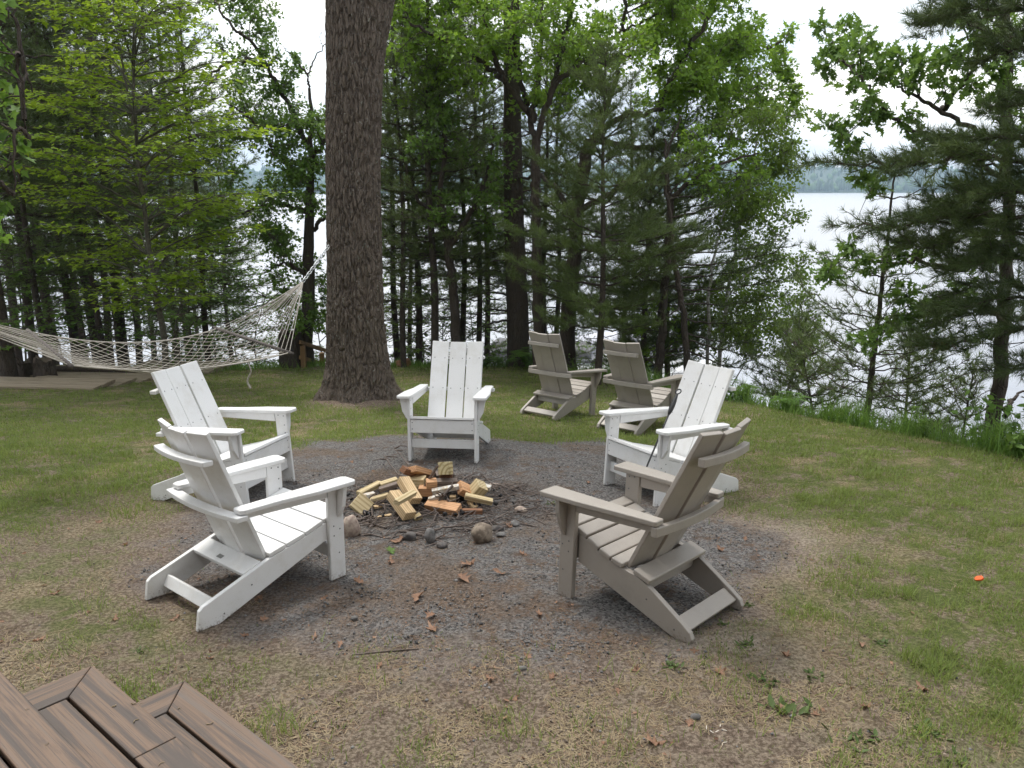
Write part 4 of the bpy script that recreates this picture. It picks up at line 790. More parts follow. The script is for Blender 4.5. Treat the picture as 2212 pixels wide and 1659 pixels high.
# ------------------------------------------------------------------ trees
class Tree:
    def __init__(s, name, label, base, wood, leaf, cat='tree', group=None, bark_mat=None):
        s.name, s.label, s.base, s.cat, s.group = name, label, A(*base), cat, group; s.w = Acc(); s.c = Acc(); s.skel = []; s.wood, s.leaf = wood, leaf
    def limb(s, pts, r0, r1, n=None, sides=8, wob=.012):
        p = smooth_path(pts, n or 6 * len(pts)); q = p.copy(); q[1:-1] += rng.normal(scale=wob, size=q[1:-1].shape)
        tube(s.w, q, np.linspace(r0, r1, len(q)) , sides); s.skel.append(np.c_[q, np.linspace(r0, r1, len(q))]); return q
    def near(s, c):
        k = np.vstack(s.skel); d = np.linalg.norm(k[:, :3] - c, axis=1) + .8 * np.maximum(0, k[:, 2] - c[2]); i = int(np.argmin(d)); return k[i]
    def clump(s, c, rad, nt=16, per=11, tpl=OAKS, size=.11, flat=.5, droop=.2, spread=.07, twr=.004):
        c = A(*c); k = s.near(c); a = k[:3]; L_ = np.linalg.norm(c - a); r = min(k[3] * .6, .006 + .009 * L_)
        mid = a * .5 + c * .5 + A(0, 0, .10 * L_) + rng.normal(scale=.05 * L_, size=3); br = smooth_path([a, mid, c], 8); tube(s.w, br, np.linspace(r, .004, 8), 5)
        if L_ > .5: s.skel.append(np.c_[br[3:], np.linspace(r * .7, .004, 5)])
        d = rng.normal(size=(nt, 3)); e = c + unit(d) * (rng.random((nt, 1)) ** .45) * A(*rad) ; st = br[rng.integers(4, 8, nt)]
        pos, dr = [], []
        for q0, q1 in zip(st, e):
            m_ = (q0 + q1) / 2 + A(0, 0, .05) + rng.normal(scale=.03, size=3); tube(s.c, np.array([q0, m_, q1]), [twr, twr * .8, twr * .4], 3, 0)
            n_ = rng.poisson(per) + 1; t = rng.uniform(.25, 1.05, (n_, 1)); pt = np.where(t < .5, q0 + (m_ - q0) * t * 2, m_ + (q1 - m_) * (t - .5) * 2); pos.append(pt + rng.normal(scale=spread * .5, size=(n_, 3))); dr.append(unit(q1 - q0)[None] * .7 + rng.normal(scale=.75, size=(n_, 3)))
        pos = np.vstack(pos); dr = np.vstack(dr); dr[:, 2] -= droop; nr = rng.normal(size=dr.shape) * (1 - flat) + A(0, 0, 1) * (flat + .25)
        scatter(s.c, tpl[0], tpl[1], pos, dr, nr, size * rng.uniform(.65, 1.25, len(pos)), 1)
    def fill(s, u0, u1, v0, v1, y0, y1, n, r, **kw):
        for _ in range(n): s.clump(P(rng.uniform(u0, u1), rng.uniform(v0, v1), rng.uniform(y0, y1)), A(r, r, r * .7) * rng.uniform(.8, 1.25), **kw)
    def done(s):
        e = thing(s.name, s.label, s.cat, tuple(s.base), s.group)
        if not s.w.empty: put('trunk', s.w.mesh('trunk', [M[s.wood]], s.base, smooth=True), e)
        if not s.c.empty: put('crown', s.c.mesh('crown', [M['twig'], M[s.leaf]], s.base), e)
        return e
    # conifer bough along a polyline
    def bough(s, pts, r0, bl, ts=.09, step=.13, needles=True, gap=.09, up_=.25, bare=.22, tf=None):
        p = smooth_path(pts, max(8, 5 * len(pts))); n = len(p); L_ = np.linalg.norm(np.diff(p, axis=0), axis=1).sum(); p[1:] += rng.normal(scale=.01 * L_ ** .5, size=p[1:].shape)
        tube(s.w, p, np.linspace(r0, .004, n), 5)
        if not needles:
            for _ in range(int(L_ / .22)):
                i = rng.integers(n // 4, n - 1); d = unit(p[i] - p[i - 1] + rng.normal(scale=.8, size=3) * .15); l = rng.uniform(.1, .3); tube(s.w, np.array([p[i], p[i] + d * l * .5 + rng.normal(scale=.02, size=3), p[i] + d * l]), [.004, .003, .0015], 3)
            return
        ts_ = np.arange(bare, 1.0, step / max(L_, .2)); pos, dr = [], []
        for t in ts_:
            f = t * (n - 1); i = min(int(f), n - 2); q = p[i] + (p[i + 1] - p[i]) * (f - i); tg = unit(p[i + 1] - p[i]); sd = unit(np.cross(tg, A(0, 0, 1)))
            for sg in (-1, 1):
                if rng.random() < .12: continue
                l = bl * (1.12 - .75 * t) * rng.uniform(.6, 1.25); d = unit(tg * rng.uniform(.5, 1.0) + sd * sg * rng.uniform(.5, 1.0) + A(0, 0, 1) * rng.normal(up_ * .6, .22)); e = q + d * l + A(0, 0, up_ * .25 * l)
                tube(s.c, np.array([q, (q + e) / 2 - A(0, 0, .03 * l), e]), [.0045, .0035, .002], 3, 0)
                m_ = max(1, int(l / gap)); tt = np.linspace(1, .35, m_)[:, None]; pos.append(q + (e - q) * tt); dr.append(d[None] + A(0, 0, up_)[None] + rng.normal(scale=.35, size=(m_, 3)))
        m_ = max(2, int(L_ * (1 - bare) / (gap * 1.4))); tt = np.linspace(bare + .1, 1, m_); ip = np.minimum((tt * (n - 1)).astype(int), n - 1); pos.append(p[ip]); dr.append(unit(p[-1] - p[0])[None] + rng.normal(scale=.5, size=(m_, 3)) + A(0, 0, up_))
        pos = np.vstack(pos); dr = np.vstack(dr); k = rng.integers(0, 3, len(pos))
        for j in range(3):
            q = k == j; nr = rng.normal(size=(q.sum(), 3)); scatter(s.c, *(tf or TUFTS)[j], pos[q], dr[q], nr, ts * rng.uniform(.75, 1.2, q.sum()), 1)

def pine_shape(h, r, c0, Lmax, wood='barkp', leaf='pine', whorl=.42, ts=.09, lean=(0, 0), nb=(4, 6), step=.15, gap=.095, dead=5, top=.25, up=.22, lowdroop=-.05, bl=.42, tf=None):
    t = Tree('pine_tree', '', (0, 0, 0), wood, leaf); n = 14; zz = np.linspace(0, h, n); pth = np.stack([lean[0] * (zz / h) ** 1.5 + .04 * np.sin(zz * 1.3), lean[1] * (zz / h) ** 1.5 + .04 * np.cos(zz * 1.1), zz - .35 * (zz < .01)], -1)
    tube(t.w, pth, r * (1 - .88 * (zz / h)) + .004, 9); z = c0
    at_ = lambda z_: A(np.interp(z_, zz, pth[:, 0]), np.interp(z_, zz, pth[:, 1]), z_)
    for _ in range(dead):
        zq = rng.uniform(.25, 1) * c0; a = rng.uniform(0, 6.28); l = rng.uniform(.35, .9) * Lmax * .7; d = A(math.cos(a), math.sin(a), rng.uniform(-.1, .25)); t.bough([at_(zq), at_(zq) + d * l * .5 + A(0, 0, -.03), at_(zq) + d * l], .008, 0, needles=False)
    while z < h - .1:
        f = (z - c0) / (h - c0); L_ = Lmax * (min(1, .55 + 2.2 * f) * (1 - f) ** .75 + .10); k = rng.integers(nb[0], nb[1] + 1); a0 = rng.uniform(0, 6.28)
        for j in range(k):
            a = a0 + 6.283 * j / k + rng.normal(scale=.25); l = L_ * rng.uniform(.65, 1.15); el = lowdroop + (.75 - lowdroop) * f ** 1.4 + rng.normal(scale=.08); d = A(math.cos(a) * math.cos(el), math.sin(a) * math.cos(el), math.sin(el)); p0 = at_(z + rng.normal(scale=.04))
            t.bough([p0, p0 + d * l * .5 + A(0, 0, -.02 * l), p0 + d * l + A(0, 0, .09 * l)], .006 + .010 * l, min(bl * l + .06, .62), ts, step, True, gap, up, .18, tf)
        z += whorl * rng.uniform(.7, 1.25) * (1 - .35 * f)
    for _ in range(3): 
        p0 = at_(h * .985); d = unit(A(rng.normal(scale=.3), rng.normal(scale=.3), 1)); t.bough([p0, p0 + d * top * .5, p0 + d * top], .006, .12, ts)
    tr = t.w.mesh('trunk', [M[wood]], smooth=True); cr_ = t.c.mesh('crown', [M['twig'], M[leaf]]); return tr, cr_
def place_pine(shape, x, y, rz, sc, label, name='pine_tree', group=None, dz=0, z=None):
    e = thing(name, label, 'tree', (x, y, (g1(x, y) if z is None else z) + dz), group); e.rotation_euler = (0, 0, rz); e.scale = (sc,) * 3
    put('trunk', shape[0], e); put('crown', shape[1], e); return e

# ---- the big tree by the lawn
def big_tree():
    bx, by = -2.06, 10.73; z0 = g1(bx, by); nA, nZ = 210, 380; zz = np.concatenate([np.linspace(-.25, 5.2, 300), np.linspace(5.2, 9.5, 31)[1:]]); nZ = len(zz); th = np.linspace(0, 2 * np.pi, nA, endpoint=False)
    rad = np.interp(zz, A(-.25, 0, .15, .4, .8, 1.6, 3.0, 4.2, 5.4, 9.5), A(.64, .53, .445, .39, .362, .332, .315, .322, .345, .25))
    cx = bx + np.interp(zz, A(-.3, 0, 1, 3, 5.4, 9.5), A(0, 0, .01, .07, .22, .40)); TH, ZZ = np.meshgrid(th, zz)
    g_ = np.random.default_rng(4)
    def cell(u, v, nu, nv):
        iu = np.floor(u).astype(int); iv = np.floor(v).astype(int); J = g_.random((nu, nv, 2)); d1 = np.full(u.shape, 9.); d2 = np.full(u.shape, 9.); idc = np.zeros(u.shape)
        for a in (-1, 0, 1):
            for b in (-1, 0, 1):
                q = J[(iu + a) % nu, np.clip(iv + b, 0, nv - 1)]; du = iu + a + q[..., 0] - u; dv = iv + b + q[..., 1] - v; dd = np.hypot(du, dv); m_ = dd < d1; d2 = np.where(m_, d1, np.minimum(d2, dd)); idc = np.where(m_, q[..., 0], idc); d1 = np.where(m_, dd, d1)
        return d2 - d1, idc
    w1 = fbm(TH * 4, ZZ * 2.2, 1, 3, 91) - .5; NU = 44; u = TH / (2 * np.pi) * NU + w1 * 1.6; v = (ZZ + 1) * 4.0 + (fbm(TH * 6, ZZ * 3, 1, 3, 92) - .5) * 1.6
    e1, id1 = cell(u, v, NU, 80); e2, _ = cell(u * 2.3, v * 2.3, NU * 3, 200)
    fine = fbm(TH * 22, ZZ * 14, 1, 3, 93); h_ = sstep(.02, .24, e1) * .030 + id1 * .010 + sstep(0, .25, e2) * .006 + (fine - .5) * .016
    root = .07 * np.exp(-np.maximum(ZZ, 0) / .28) * np.cos(TH * 5 + 1.0) + .035 * np.exp(-np.maximum(ZZ, 0) / .4) * np.cos(TH * 3)
    knot = .05 * np.exp(-(((TH - 4.55 + .0) / .16) ** 2 + ((ZZ - 4.15) / .16) ** 2)); Rr = rad[:, None] * (1 + .03 * np.cos(2 * TH + 1)) + h_ - .02 + root + knot
    # the fork leaves to the right above the frame
    fork = .16 * sstep(3.9, 5.4, ZZ) * np.maximum(0, np.cos(TH)) ** 3; Rr = Rr + fork
    V = np.stack([cx[:, None] + Rr * np.cos(TH), by + Rr * np.sin(TH), z0 + ZZ], -1).reshape(-1, 3); i = np.arange(nZ - 1)[:, None] * nA; j = np.arange(nA)[None]; k = (j + 1) % nA
    F = np.stack([i + j, i + k, i + nA + k, i + nA + j], -1).reshape(-1, 4)
    e = thing('oak_tree', 'massive rough-barked tree trunk with lichen that holds the hammock chain', 'tree', (bx, by, z0)); me = mesh_np('trunk', V - A(bx, by, z0), F, [M['barkb']], smooth=True); put('trunk', me, e)
    t = Tree('x', '', (bx, by, z0), 'bark', 'oak')
    top = A(bx + .25, by, z0 + 9.4)
    t.limb([A(bx + .25, by, z0 + 4.9), A(bx + .75, by - .05, z0 + 5.9), A(bx + 1.6, by - .2, z0 + 7.6), A(bx + 2.6, by, z0 + 10)], .23, .06, wob=.02)
    t.limb([top - A(0, 0, .4), A(bx - .4, by + .3, z0 + 11), A(bx - 1.0, by + .2, z0 + 12.8)], .26, .05); t.limb([top - A(0, 0, .8), A(bx - 1.6, by - .6, z0 + 10.3), A(bx - 3.0, by - 1, z0 + 11.4)], .16, .05); t.limb([top - A(0, 0, .4), A(bx + .6, by + 1.5, z0 + 10.6), A(bx + 1, by + 2.8, z0 + 11.6)], .15, .04)
    for _ in range(46):
        c = A(bx, by, z0 + 11.3) + unit(rng.normal(size=3)) * rng.random() ** .5 * A(3.6, 3.4, 1.9); t.clump(c, (.6, .6, .4), 10, 8, OAKS, .14)
    put('limbs', t.w.mesh('limbs', [M['bark']], t.base, smooth=True), e); put('crown', t.c.mesh('crown', [M['twig'], M['oak']], t.base), e)
big_tree()

def base_at(u, y): 
    p = P(u, 800, y); return A(p[0], y, g1(p[0], y))
# ---- oaks behind the lawn (limbs follow the real tree)
def pl(*a, y=14.): return [P(q[0], q[1], q[2] if len(q) > 2 else y) for q in a]
b = base_at(1163, 14.2); oa = Tree('oak_tree', 'slender forked oak with a broad light green crown above the thick pine trunk', b, 'bark', 'oak')
oa.limb([b, *pl((1161, 640), (1158, 480), (1156, 380), (1160, 300), y=14.2)], .095, .075)
for pts in (((1160, 300), (1136, 225), (1118, 130), (1106, 20), (1100, -120)), ((1160, 300), (1200, 190), (1262, 128), (1340, 70), (1430, 30)), ((1150, 265), (1160, 170), (1170, 60), (1175, -80)), ((1140, 240), (1060, 150), (980, 95), (905, 62), (868, 30)), ((1190, 200), (1215, 110), (1235, 0), (1245, -90)), ((1090, 175), (1060, 100), (1040, 10)), ((1262, 128), (1330, 130), (1400, 110))):
    oa.limb(pl(*[(u, v, 14.2 + rng.normal(scale=.0) + (.9 * math.sin(i * 1.3 + pts[-1][0])) * i / 5) for i, (u, v) in enumerate(pts)]), .055, .014, wob=.02)
oa.fill(850, 1110, -60, 120, 13.2, 15.8, 34, .52, nt=15, per=11, size=.098); oa.fill(1080, 1440, -120, 130, 12.9, 16, 44, .55, nt=15, per=11, size=.098); oa.fill(880, 1300, 110, 235, 13.4, 15.6, 22, .42, nt=13, per=9, size=.095); oa.fill(870, 960, 60, 250, 14.5, 16, 9, .4, nt=13, per=9, size=.095); oa.done()
b = base_at(1228, 15.0); ob_ = Tree('oak_tree', 'dark twisted oak with a big bright green crown reaching out over the lake', b, 'bark', 'oak')
ob_.limb([b, *pl((1226, 700), (1238, 580), (1246, 460), (1262, 360), (1275, 300), y=15)], .15, .10)
for pts in (((1275, 300), (1345, 250), (1420, 235), (1520, 160), (1600, 90)), ((1262, 360), (1300, 270), (1330, 170), (1350, 40), (1370, -100)), ((1275, 300), (1400, 320), (1500, 300), (1590, 250), (1660, 205)), ((1246, 460), (1350, 400), (1430, 372), (1510, 345), (1600, 300)), ((1420, 235), (1480, 120), (1540, 20), (1560, -90)), ((1520, 160), (1580, 130), (1640, 110), (1690, 90)), ((1246, 480), (1190, 400), (1150, 380), (1100, 395))):
    ob_.limb(pl(*[(u, v, 15 + .9 * math.sin(i * 1.1 + pts[-1][1]) * i / 5) for i, (u, v) in enumerate(pts)]), .06, .015, wob=.02)
ob_.fill(1400, 1590, -120, 120, 13.6, 16.4, 46, .55, nt=16, per=11, size=.098); ob_.fill(1410, 1640, 60, 230, 13.8, 16.2, 34, .48, nt=15, per=11, size=.098); ob_.fill(1600, 1700, 90, 260, 14, 16, 16, .36, nt=12, per=8, size=.092); ob_.fill(1440, 1690, 230, 340, 14, 16, 20, .38, nt=10, per=7, size=.092); ob_.fill(1200, 1420, 100, 250, 15, 17, 14, .45, nt=13, per=9, size=.095)
for u, v, r in ((1700, 75, .22), (1690, 110, .3), (1715, 190, .22), (1722, 215, .2), (1690, 160, .3), (1640, 60, .3), (1600, 20, .35), (1590, -30, .4)): ob_.clump(P(u, v, 15), (r, r, r), 12, 8, OAKS, .11)
ob_.done()
b = base_at(1424, 13.4); oc = Tree('oak_tree', 'small dark leaning oak beside the birch with low bare twigs', b, 'bark', 'oak')
oc.limb([b, *pl((1430, 690), (1440, 590), (1446, 500), (1450, 430), y=13.4)], .075, .05); oc.limb(pl((1450, 430), (1500, 385), (1560, 355), (1640, 330), y=13.4), .045, .012); oc.limb(pl((1440, 560), (1390, 500), (1350, 470), y=13.6), .03, .01); oc.limb(pl((1450, 430), (1440, 340), (1470, 250), y=13.4), .04, .012)
oc.fill(1480, 1640, 300, 420, 13, 14.6, 14, .34, nt=11, per=9, size=.09); oc.fill(1380, 1480, 640, 790, 13.4, 14.6, 9, .32, nt=8, per=6, size=.10)
for _ in range(16):
    k = oc.skel[0][rng.integers(3, 18)][:3]; a = rng.uniform(0, 6.28); l = rng.uniform(.5, 1.4); oc.bough([k, k + A(math.cos(a), math.sin(a), .1) * l * .5, k + A(math.cos(a), math.sin(a), .02) * l], .011, 0, needles=False)
oc.done()
b = base_at(985, 14.8); od = Tree('oak_tree', 'crooked dark oak trunk forking above the white chair, with sparse leaves', b, 'bark', 'oakd')
od.limb([b, *pl((984, 700), (978, 620), (968, 540), (958, 480), (950, 420), y=14.8)], .095, .06); od.limb(pl((968, 540), (1010, 470), (1040, 410), (1062, 330), (1066, 270), y=14.8), .055, .02); od.limb(pl((950, 420), (962, 320), (955, 240), (940, 150), y=14.8), .045, .015); od.limb(pl((956, 460), (900, 430), (868, 330), (860, 280), y=15), .04, .012); od.limb(pl((1040, 410), (1090, 380), (1140, 370), y=14.9), .03, .01)
od.fill(930, 1110, 250, 500, 14, 16, 24, .36, nt=11, per=9, size=.09); od.fill(860, 980, 180, 340, 14, 16, 12, .36, nt=11, per=9, size=.09); od.done()
# ---- birch
b = base_at(1548, 14.0); bi = Tree('birch_tree', 'light green birch with thin pale stems beside the open water', b, 'barkw', 'birch')
bi.limb([b, *pl((1556, 760), (1572, 640), (1592, 520), (1606, 440), (1628, 340), (1650, 230), y=14)], .04, .012); bi.limb([b, *pl((1530, 700), (1535, 600), (1560, 480), (1580, 380), y=13.8)], .035, .01); bi.limb(pl((1572, 640), (1640, 560), (1690, 500), (1720, 480), y=14), .016, .006); bi.limb(pl((1556, 760), (1640, 720), (1720, 690), y=14), .016, .006); bi.limb([b, *pl((1600, 800), (1690, 770), (1740, 745), y=14)], .014, .005)
kw = dict(tpl=BIRCH, size=.062, spread=.12, droop=.5, flat=.2)
bi.fill(1570, 1715, 250, 420, 13.3, 15, 26, .34, nt=12, per=14, **kw); bi.fill(1560, 1715, 430, 600, 13.3, 15, 30, .36, nt=12, per=15, **kw); bi.fill(1560, 1740, 600, 780, 13.2, 15, 38, .36, nt=12, per=15, **kw); bi.fill(1480, 1600, 560, 800, 13.8, 15.5, 16, .36, nt=12, per=13, **kw)
for u, v in ((1735, 255), (1710, 300), (1725, 470), (1740, 560), (1745, 640), (1760, 690), (1755, 750), (1730, 790)): bi.clump(P(u, v, 14), (.22, .22, .2), 10, 12, **kw)
bi.done()
# ---- white pines behind the chairs
yp = pine_shape(5.4, .065, 1.05, 1.75, whorl=.44, nb=(4, 6), step=.14, gap=.085, dead=7, ts=.125, up=.30, lowdroop=.06, tf=TUFTS2)
p_ = P(1294, 800, 12.6); place_pine(yp, p_[0], 12.6, .6, .90, 'young soft-needled white pine with dense low boughs behind the taupe chairs')
midp = pine_shape(7.4, .07, 2.35, 1.7, whorl=.40, nb=(4, 6), step=.15, gap=.10, dead=14, ts=.125, up=.24)
pole = pine_shape(8.6, .075, 1.35, 1.5, whorl=.38, nb=(3, 5), step=.15, gap=.10, dead=14, ts=.095)
pole2 = pine_shape(7.4, .055, 1.8, 1.3, whorl=.42, nb=(3, 4), step=.16, gap=.10, dead=16, ts=.095)
for u, y, sh, rz, sc, lb in ((905, 16.6, midp, .5, 1.0, 'full dark pine on the bank right of the massive trunk'), (1003, 17.8, midp, 1.9, 1.05, 'full dark pine on the bank behind the middle white chair'), (1176, 17.0, midp, 4.4, .95, 'full dark pine on the bank right of the thick pine trunk'), (1440, 15.6, midp, 5.6, .95, 'full dark pine on the bank behind the brush-needled pine'), (1392, 14.6, yp, 4.1, .95, 'soft-needled white pine behind the small leaning oak'), (1052, 19.5, pole, 1.3, 1.05, 'slim pine low on the bank behind the crooked oak'), (938, 15.0, pole, .3, 1.0, 'slim straight pine pole behind the middle white chair'), (876, 15.3, pole2, 2.0, 1.0, 'thin pine pole just right of the massive trunk'), (858, 17.0, pole, 4.0, .92, 'thin pine farther down the bank right of the massive trunk'), (1035, 17.5, pole2, 1.0, 1.15, 'thin pine on the bank between the middle white chair and the thick pine'), (1202, 18.0, pole, 2.4, .9, 'slim pine on the bank behind the first taupe chair'), (1350, 17.0, pole, 5.0, .85, 'slim pine on the bank behind the young soft-needled pine'), (890, 19.5, pole2, 3.0, 1.1, 'faint pine low on the bank behind the thin poles')):
    p_ = P(u, 780, y); place_pine(sh, p_[0], y, rz, sc, lb)
b = base_at(1120, 15.6); bp = Tree('pine_tree', 'thick dark pine trunk at the lawn edge between the white and taupe chairs', b, 'barkp', 'pine')
bp.limb([b - A(0, 0, .3), b + A(0, 0, .35), *pl((1116, 620), (1110, 480), (1108, 330), (1106, 150), (1104, -80), (1102, -300), y=15.6)], .24, .12, wob=.004, n=30, sides=14)
bp.limb([b - A(0, 0, .35), b + A(0, 0, .15)], .30, .235, n=4, sides=14, wob=0)
for v, ue, ve, dy, r in ((690, 985, 745, -.5, .03), (675, 1010, 690, .3, .03), (640, 990, 650, .8, .028), (560, 1010, 600, -.4, .026), (700, 1240, 720, -.3, .025), (600, 1220, 590, .4, .025), (480, 1010, 520, .6, .024), (420, 1200, 430, .5, .022), (380, 1000, 360, -.4, .02), (300, 1210, 300, .5, .02)):
    bp.bough([P(1112, v, 15.5), P((1112 + ue) / 2, (v + ve) / 2 - 14, 15.5 + dy * .5), P(ue, ve, 15.5 + dy)], r, .38, .095, .15, True, .1, .2, .45)
for _ in range(16):
    v = rng.uniform(250, 740); a = rng.uniform(0, 6.28); l = rng.uniform(.4, 1.5); k = P(1112, v, 15.6); bp.bough([k, k + A(math.cos(a), math.sin(a), -.05) * l * .5, k + A(math.cos(a), math.sin(a), rng.uniform(-.2, .2)) * l], .012, 0, needles=False)
bp.done()
b = base_at(1500, 13.0); rp_ = Tree('pine_tree', 'dark pine with long upturned needle brushes in front of the birch', b, 'barkp', 'pined')
rp_.limb([b, *pl((1478, 700), (1462, 590), (1450, 500), (1440, 400), (1436, 300), y=13)], .06, .02)
for v, ue, ve, dy in ((430, 1590, 385, .2), (470, 1640, 400, -.3), (520, 1620, 470, .5), (545, 1690, 520, 0), (575, 1725, 530, -.4), (600, 1680, 560, .4), (625, 1710, 600, -.2), (655, 1690, 640, .3), (690, 1660, 690, -.5), (720, 1640, 740, .2), (500, 1380, 480, -.4), (580, 1370, 590, -.6), (660, 1390, 700, -.5), (735, 1700, 770, -.4), (760, 1640, 800, -.8), (420, 1520, 330, 0)):
    u0 = np.interp(v, [300, 400, 500, 590, 700, 800], [1436, 1440, 1450, 1462, 1478, 1500]); rp_.bough([P(u0, v, 13), P(u0 * .5 + ue * .5, (v + ve) / 2 + 10, 13 + dy * .5), P(ue, ve, 13 + dy)], .016, .36, .13, .15, True, .10, .30, .3)
rp_.done()
# ---- right hand side
b = base_at(2150, 9.0); ro = Tree('oak_tree', 'oak on the right bank with lobed leaves spreading against the sky', b, 'bark', 'oakd')
ro.limb([b - A(0, 0, .4), *pl((2152, 860), (2166, 720), (2174, 600), (2176, 480), (2176, 330), (2174, 180), (2170, 0), (2165, -160), y=9)], .085, .04, n=36)
for pts in (((2174, 400), (2100, 340), (2011, 301), (1961, 275), (1920, 250), (1889, 203), (1858, 169), (1820, 131), (1790, 98)), ((2174, 330), (2110, 285), (2036, 239), (1983, 212), (1939, 187), (1900, 150)), ((2036, 239), (2057, 206), (2095, 156), (2120, 100)), ((2174, 700), (2100, 640), (2040, 640), (1960, 660)), ((2172, 520), (2080, 580), (1985, 565), (1900, 565), (1820, 560)), ((2176, 200), (2120, 130), (2080, 60)), ((2170, 900), (2190, 860), (2230, 840))):
    ro.limb(pl(*[(u, v, 9 + .35 * math.sin(i + pts[-1][0])) for i, (u, v) in enumerate(pts)]), .032, .007, wob=.012)
kw = dict(tpl=OAK, size=.105, flat=.35, droop=.25, spread=.06)
for u, v, r in ((1772, 62, .12), (1795, 90, .15), (1835, 62, .12), (1850, 100, .17), (1815, 130, .14), (1790, 150, .12), (1862, 145, .17), (1838, 178, .13), (1905, 120, .17), (1900, 165, .15), (1950, 135, .18), (1990, 150, .17), (1970, 185, .16), (2030, 140, .2), (2070, 130, .2), (2110, 100, .22), (2050, 190, .18), (2100, 190, .2), (2150, 150, .22), (2140, 60, .25), (2090, 50, .2), (2190, 90, .25), (1870, 225, .13), (1900, 255, .15), (1855, 262, .13), (1820, 300, .13), (1790, 275, .10), (1960, 255, .14), (2150, 230, .2), (2200, 200, .25), (1845, 320, .10), (1840, 540, .14), (1800, 570, .13), (1870, 575, .15), (1930, 560, .15), (1780, 600, .10), (1990, 550, .15), (1960, 640, .16), (2020, 660, .18), (2080, 640, .18), (2190, 300, .2), (2120, 540, .2), (1930, 700, .14), (1900, 740, .15), (1860, 735, .12), (1975, 690, .16), (2030, 700, .15), (1885, 400, .10), (1865, 385, .08), (2100, 420, .16), (2150, 560, .2), (2060, 330, .14), (1985, 320, .12)):
    ro.clump(P(u, v, 9 + rng.normal(scale=.3)), (r * 1.15, r * 1.1, r * .85), max(6, int(50 * r)), 8, twr=.003, **kw)
ro.done()
b = A(6.2, 7.0, g1(6.2, 7.0)); rq = Tree('pine_tree', 'large dark pine at the right whose long boughs sweep over the water', b, 'barkp', 'pined')
rq.limb([b - A(0, 0, .5), b + A(0, .02, 2), b + A(-.05, .05, 4), b + A(-.1, 0, 6.5), b + A(-.1, 0, 9)], .17, .07, n=24, sides=10)
for pts, bl_ in ((((2420, 380), (2212, 352), (2080, 345), (1980, 350), (1880, 356), (1745, 354)), .26), (((2420, 330), (2250, 300), (2140, 300), (2060, 300), (2010, 290)), .26), (((2420, 520), (2212, 470), (2100, 470), (2000, 478), (1900, 488), (1790, 485)), .22), (((2420, 480), (2212, 420), (2120, 430), (2060, 440), (1985, 470)), .34), (((2420, 560), (2250, 510), (2150, 505), (2060, 520), (1985, 530), (1925, 520)), .36), (((2420, 600), (2250, 560), (2150, 560), (2080, 575), (2020, 590)), .34), (((2420, 430), (2260, 400), (2170, 410), (2090, 400)), .34), (((2420, 650), (2280, 640), (2180, 640), (2080, 660), (2010, 680)), .32), (((2420, 720), (2280, 700), (2180, 715), (2100, 735), (2020, 745), (1960, 740)), .36), (((2420, 60), (2240, 20), (2120, 20), (2040, 35), (1990, 55)), .34), (((2420, -30), (2240, -50), (2140, -20), (2060, 0)), .36), (((2420, 160), (2280, 110), (2180, 110), (2120, 130)), .3), (((2420, 230), (2300, 200), (2200, 225), (2120, 245)), .3), (((2420, 790), (2300, 770), (2210, 790), (2140, 800)), .34)):
    yy = 7.2; q = [P(u, v, yy + .25 * i) for i, (u, v) in enumerate(pts)]; rq.bough([b + A(-.05, 0, max(.5, q[0][2] - b[2] - .1)), *q], .03, bl_ * 1.35, .115, .08, True, .066, .22, .18, TUFTS2)
    if len(pts) > 4 and bl_ > .2: q2 = [k_ + A(.15, .75, rng.uniform(-.12, .12)) for k_ in q[1:-1]]; rq.bough([q[0], *q2], .016, bl_ * 1.25, .115, .095, True, .075, .22, .2, TUFTS2)
for _ in range(26):
    k = b + A(-.06, 0, rng.uniform(1.2, 5)); a = rng.uniform(2.2, 4.2); l = rng.uniform(.8, 2.4); rq.bough([k, k + A(math.cos(a), math.sin(a) * .6 + .25, -.02) * l * .5, k + A(math.cos(a), math.sin(a) * .6 + .25, rng.uniform(-.15, .1)) * l], .012, 0, needles=False)
rq.done()
b = base_at(1878, 9.6); sp = Tree('pine_tree', 'thin young pine sapling with sparse open boughs above the tall grass', b, 'barkp', 'pine')
tr_ = pl((1878, 860), (1882, 808), (1893, 721), (1903, 634), (1910, 565), (1920, 495), (1928, 410), (1938, 345), y=9.6); sp.limb([b - A(0, 0, .2), *tr_], .045, .008, n=40, wob=.004)
for v, k in ((860, 5), (830, 5), (800, 5), (765, 5), (720, 5), (690, 4), (640, 5), (600, 4), (565, 4), (500, 4), (430, 3), (380, 3), (350, 3)):
    u0 = np.interp(v, [345, 410, 495, 565, 634, 721, 808, 860], [1938, 1928, 1920, 1910, 1903, 1893, 1882, 1878]); a0 = rng.uniform(0, 6.28)
    for j in range(k):
        a = a0 + 6.28 * j / k + rng.normal(scale=.2); l = np.interp(v, [340, 400, 560, 700, 860], [.12, .25, .7, .95, 1.15]) * rng.uniform(.7, 1.15); k0 = P(u0, v, 9.6); sp.bough([k0, k0 + A(math.cos(a), math.sin(a), .25) * l * .5, k0 + A(math.cos(a), math.sin(a), .42) * l], .009, .26 * l + .05, .10, .17, True, .10, .2, .3)
sp.done()
lowp = pine_shape(2.6, .030, .25, 1.25, lean=(.55, .2), whorl=.30, nb=(4, 5), step=.15, gap=.10, dead=2, ts=.11, up=.25, lowdroop=.05, bl=.36)
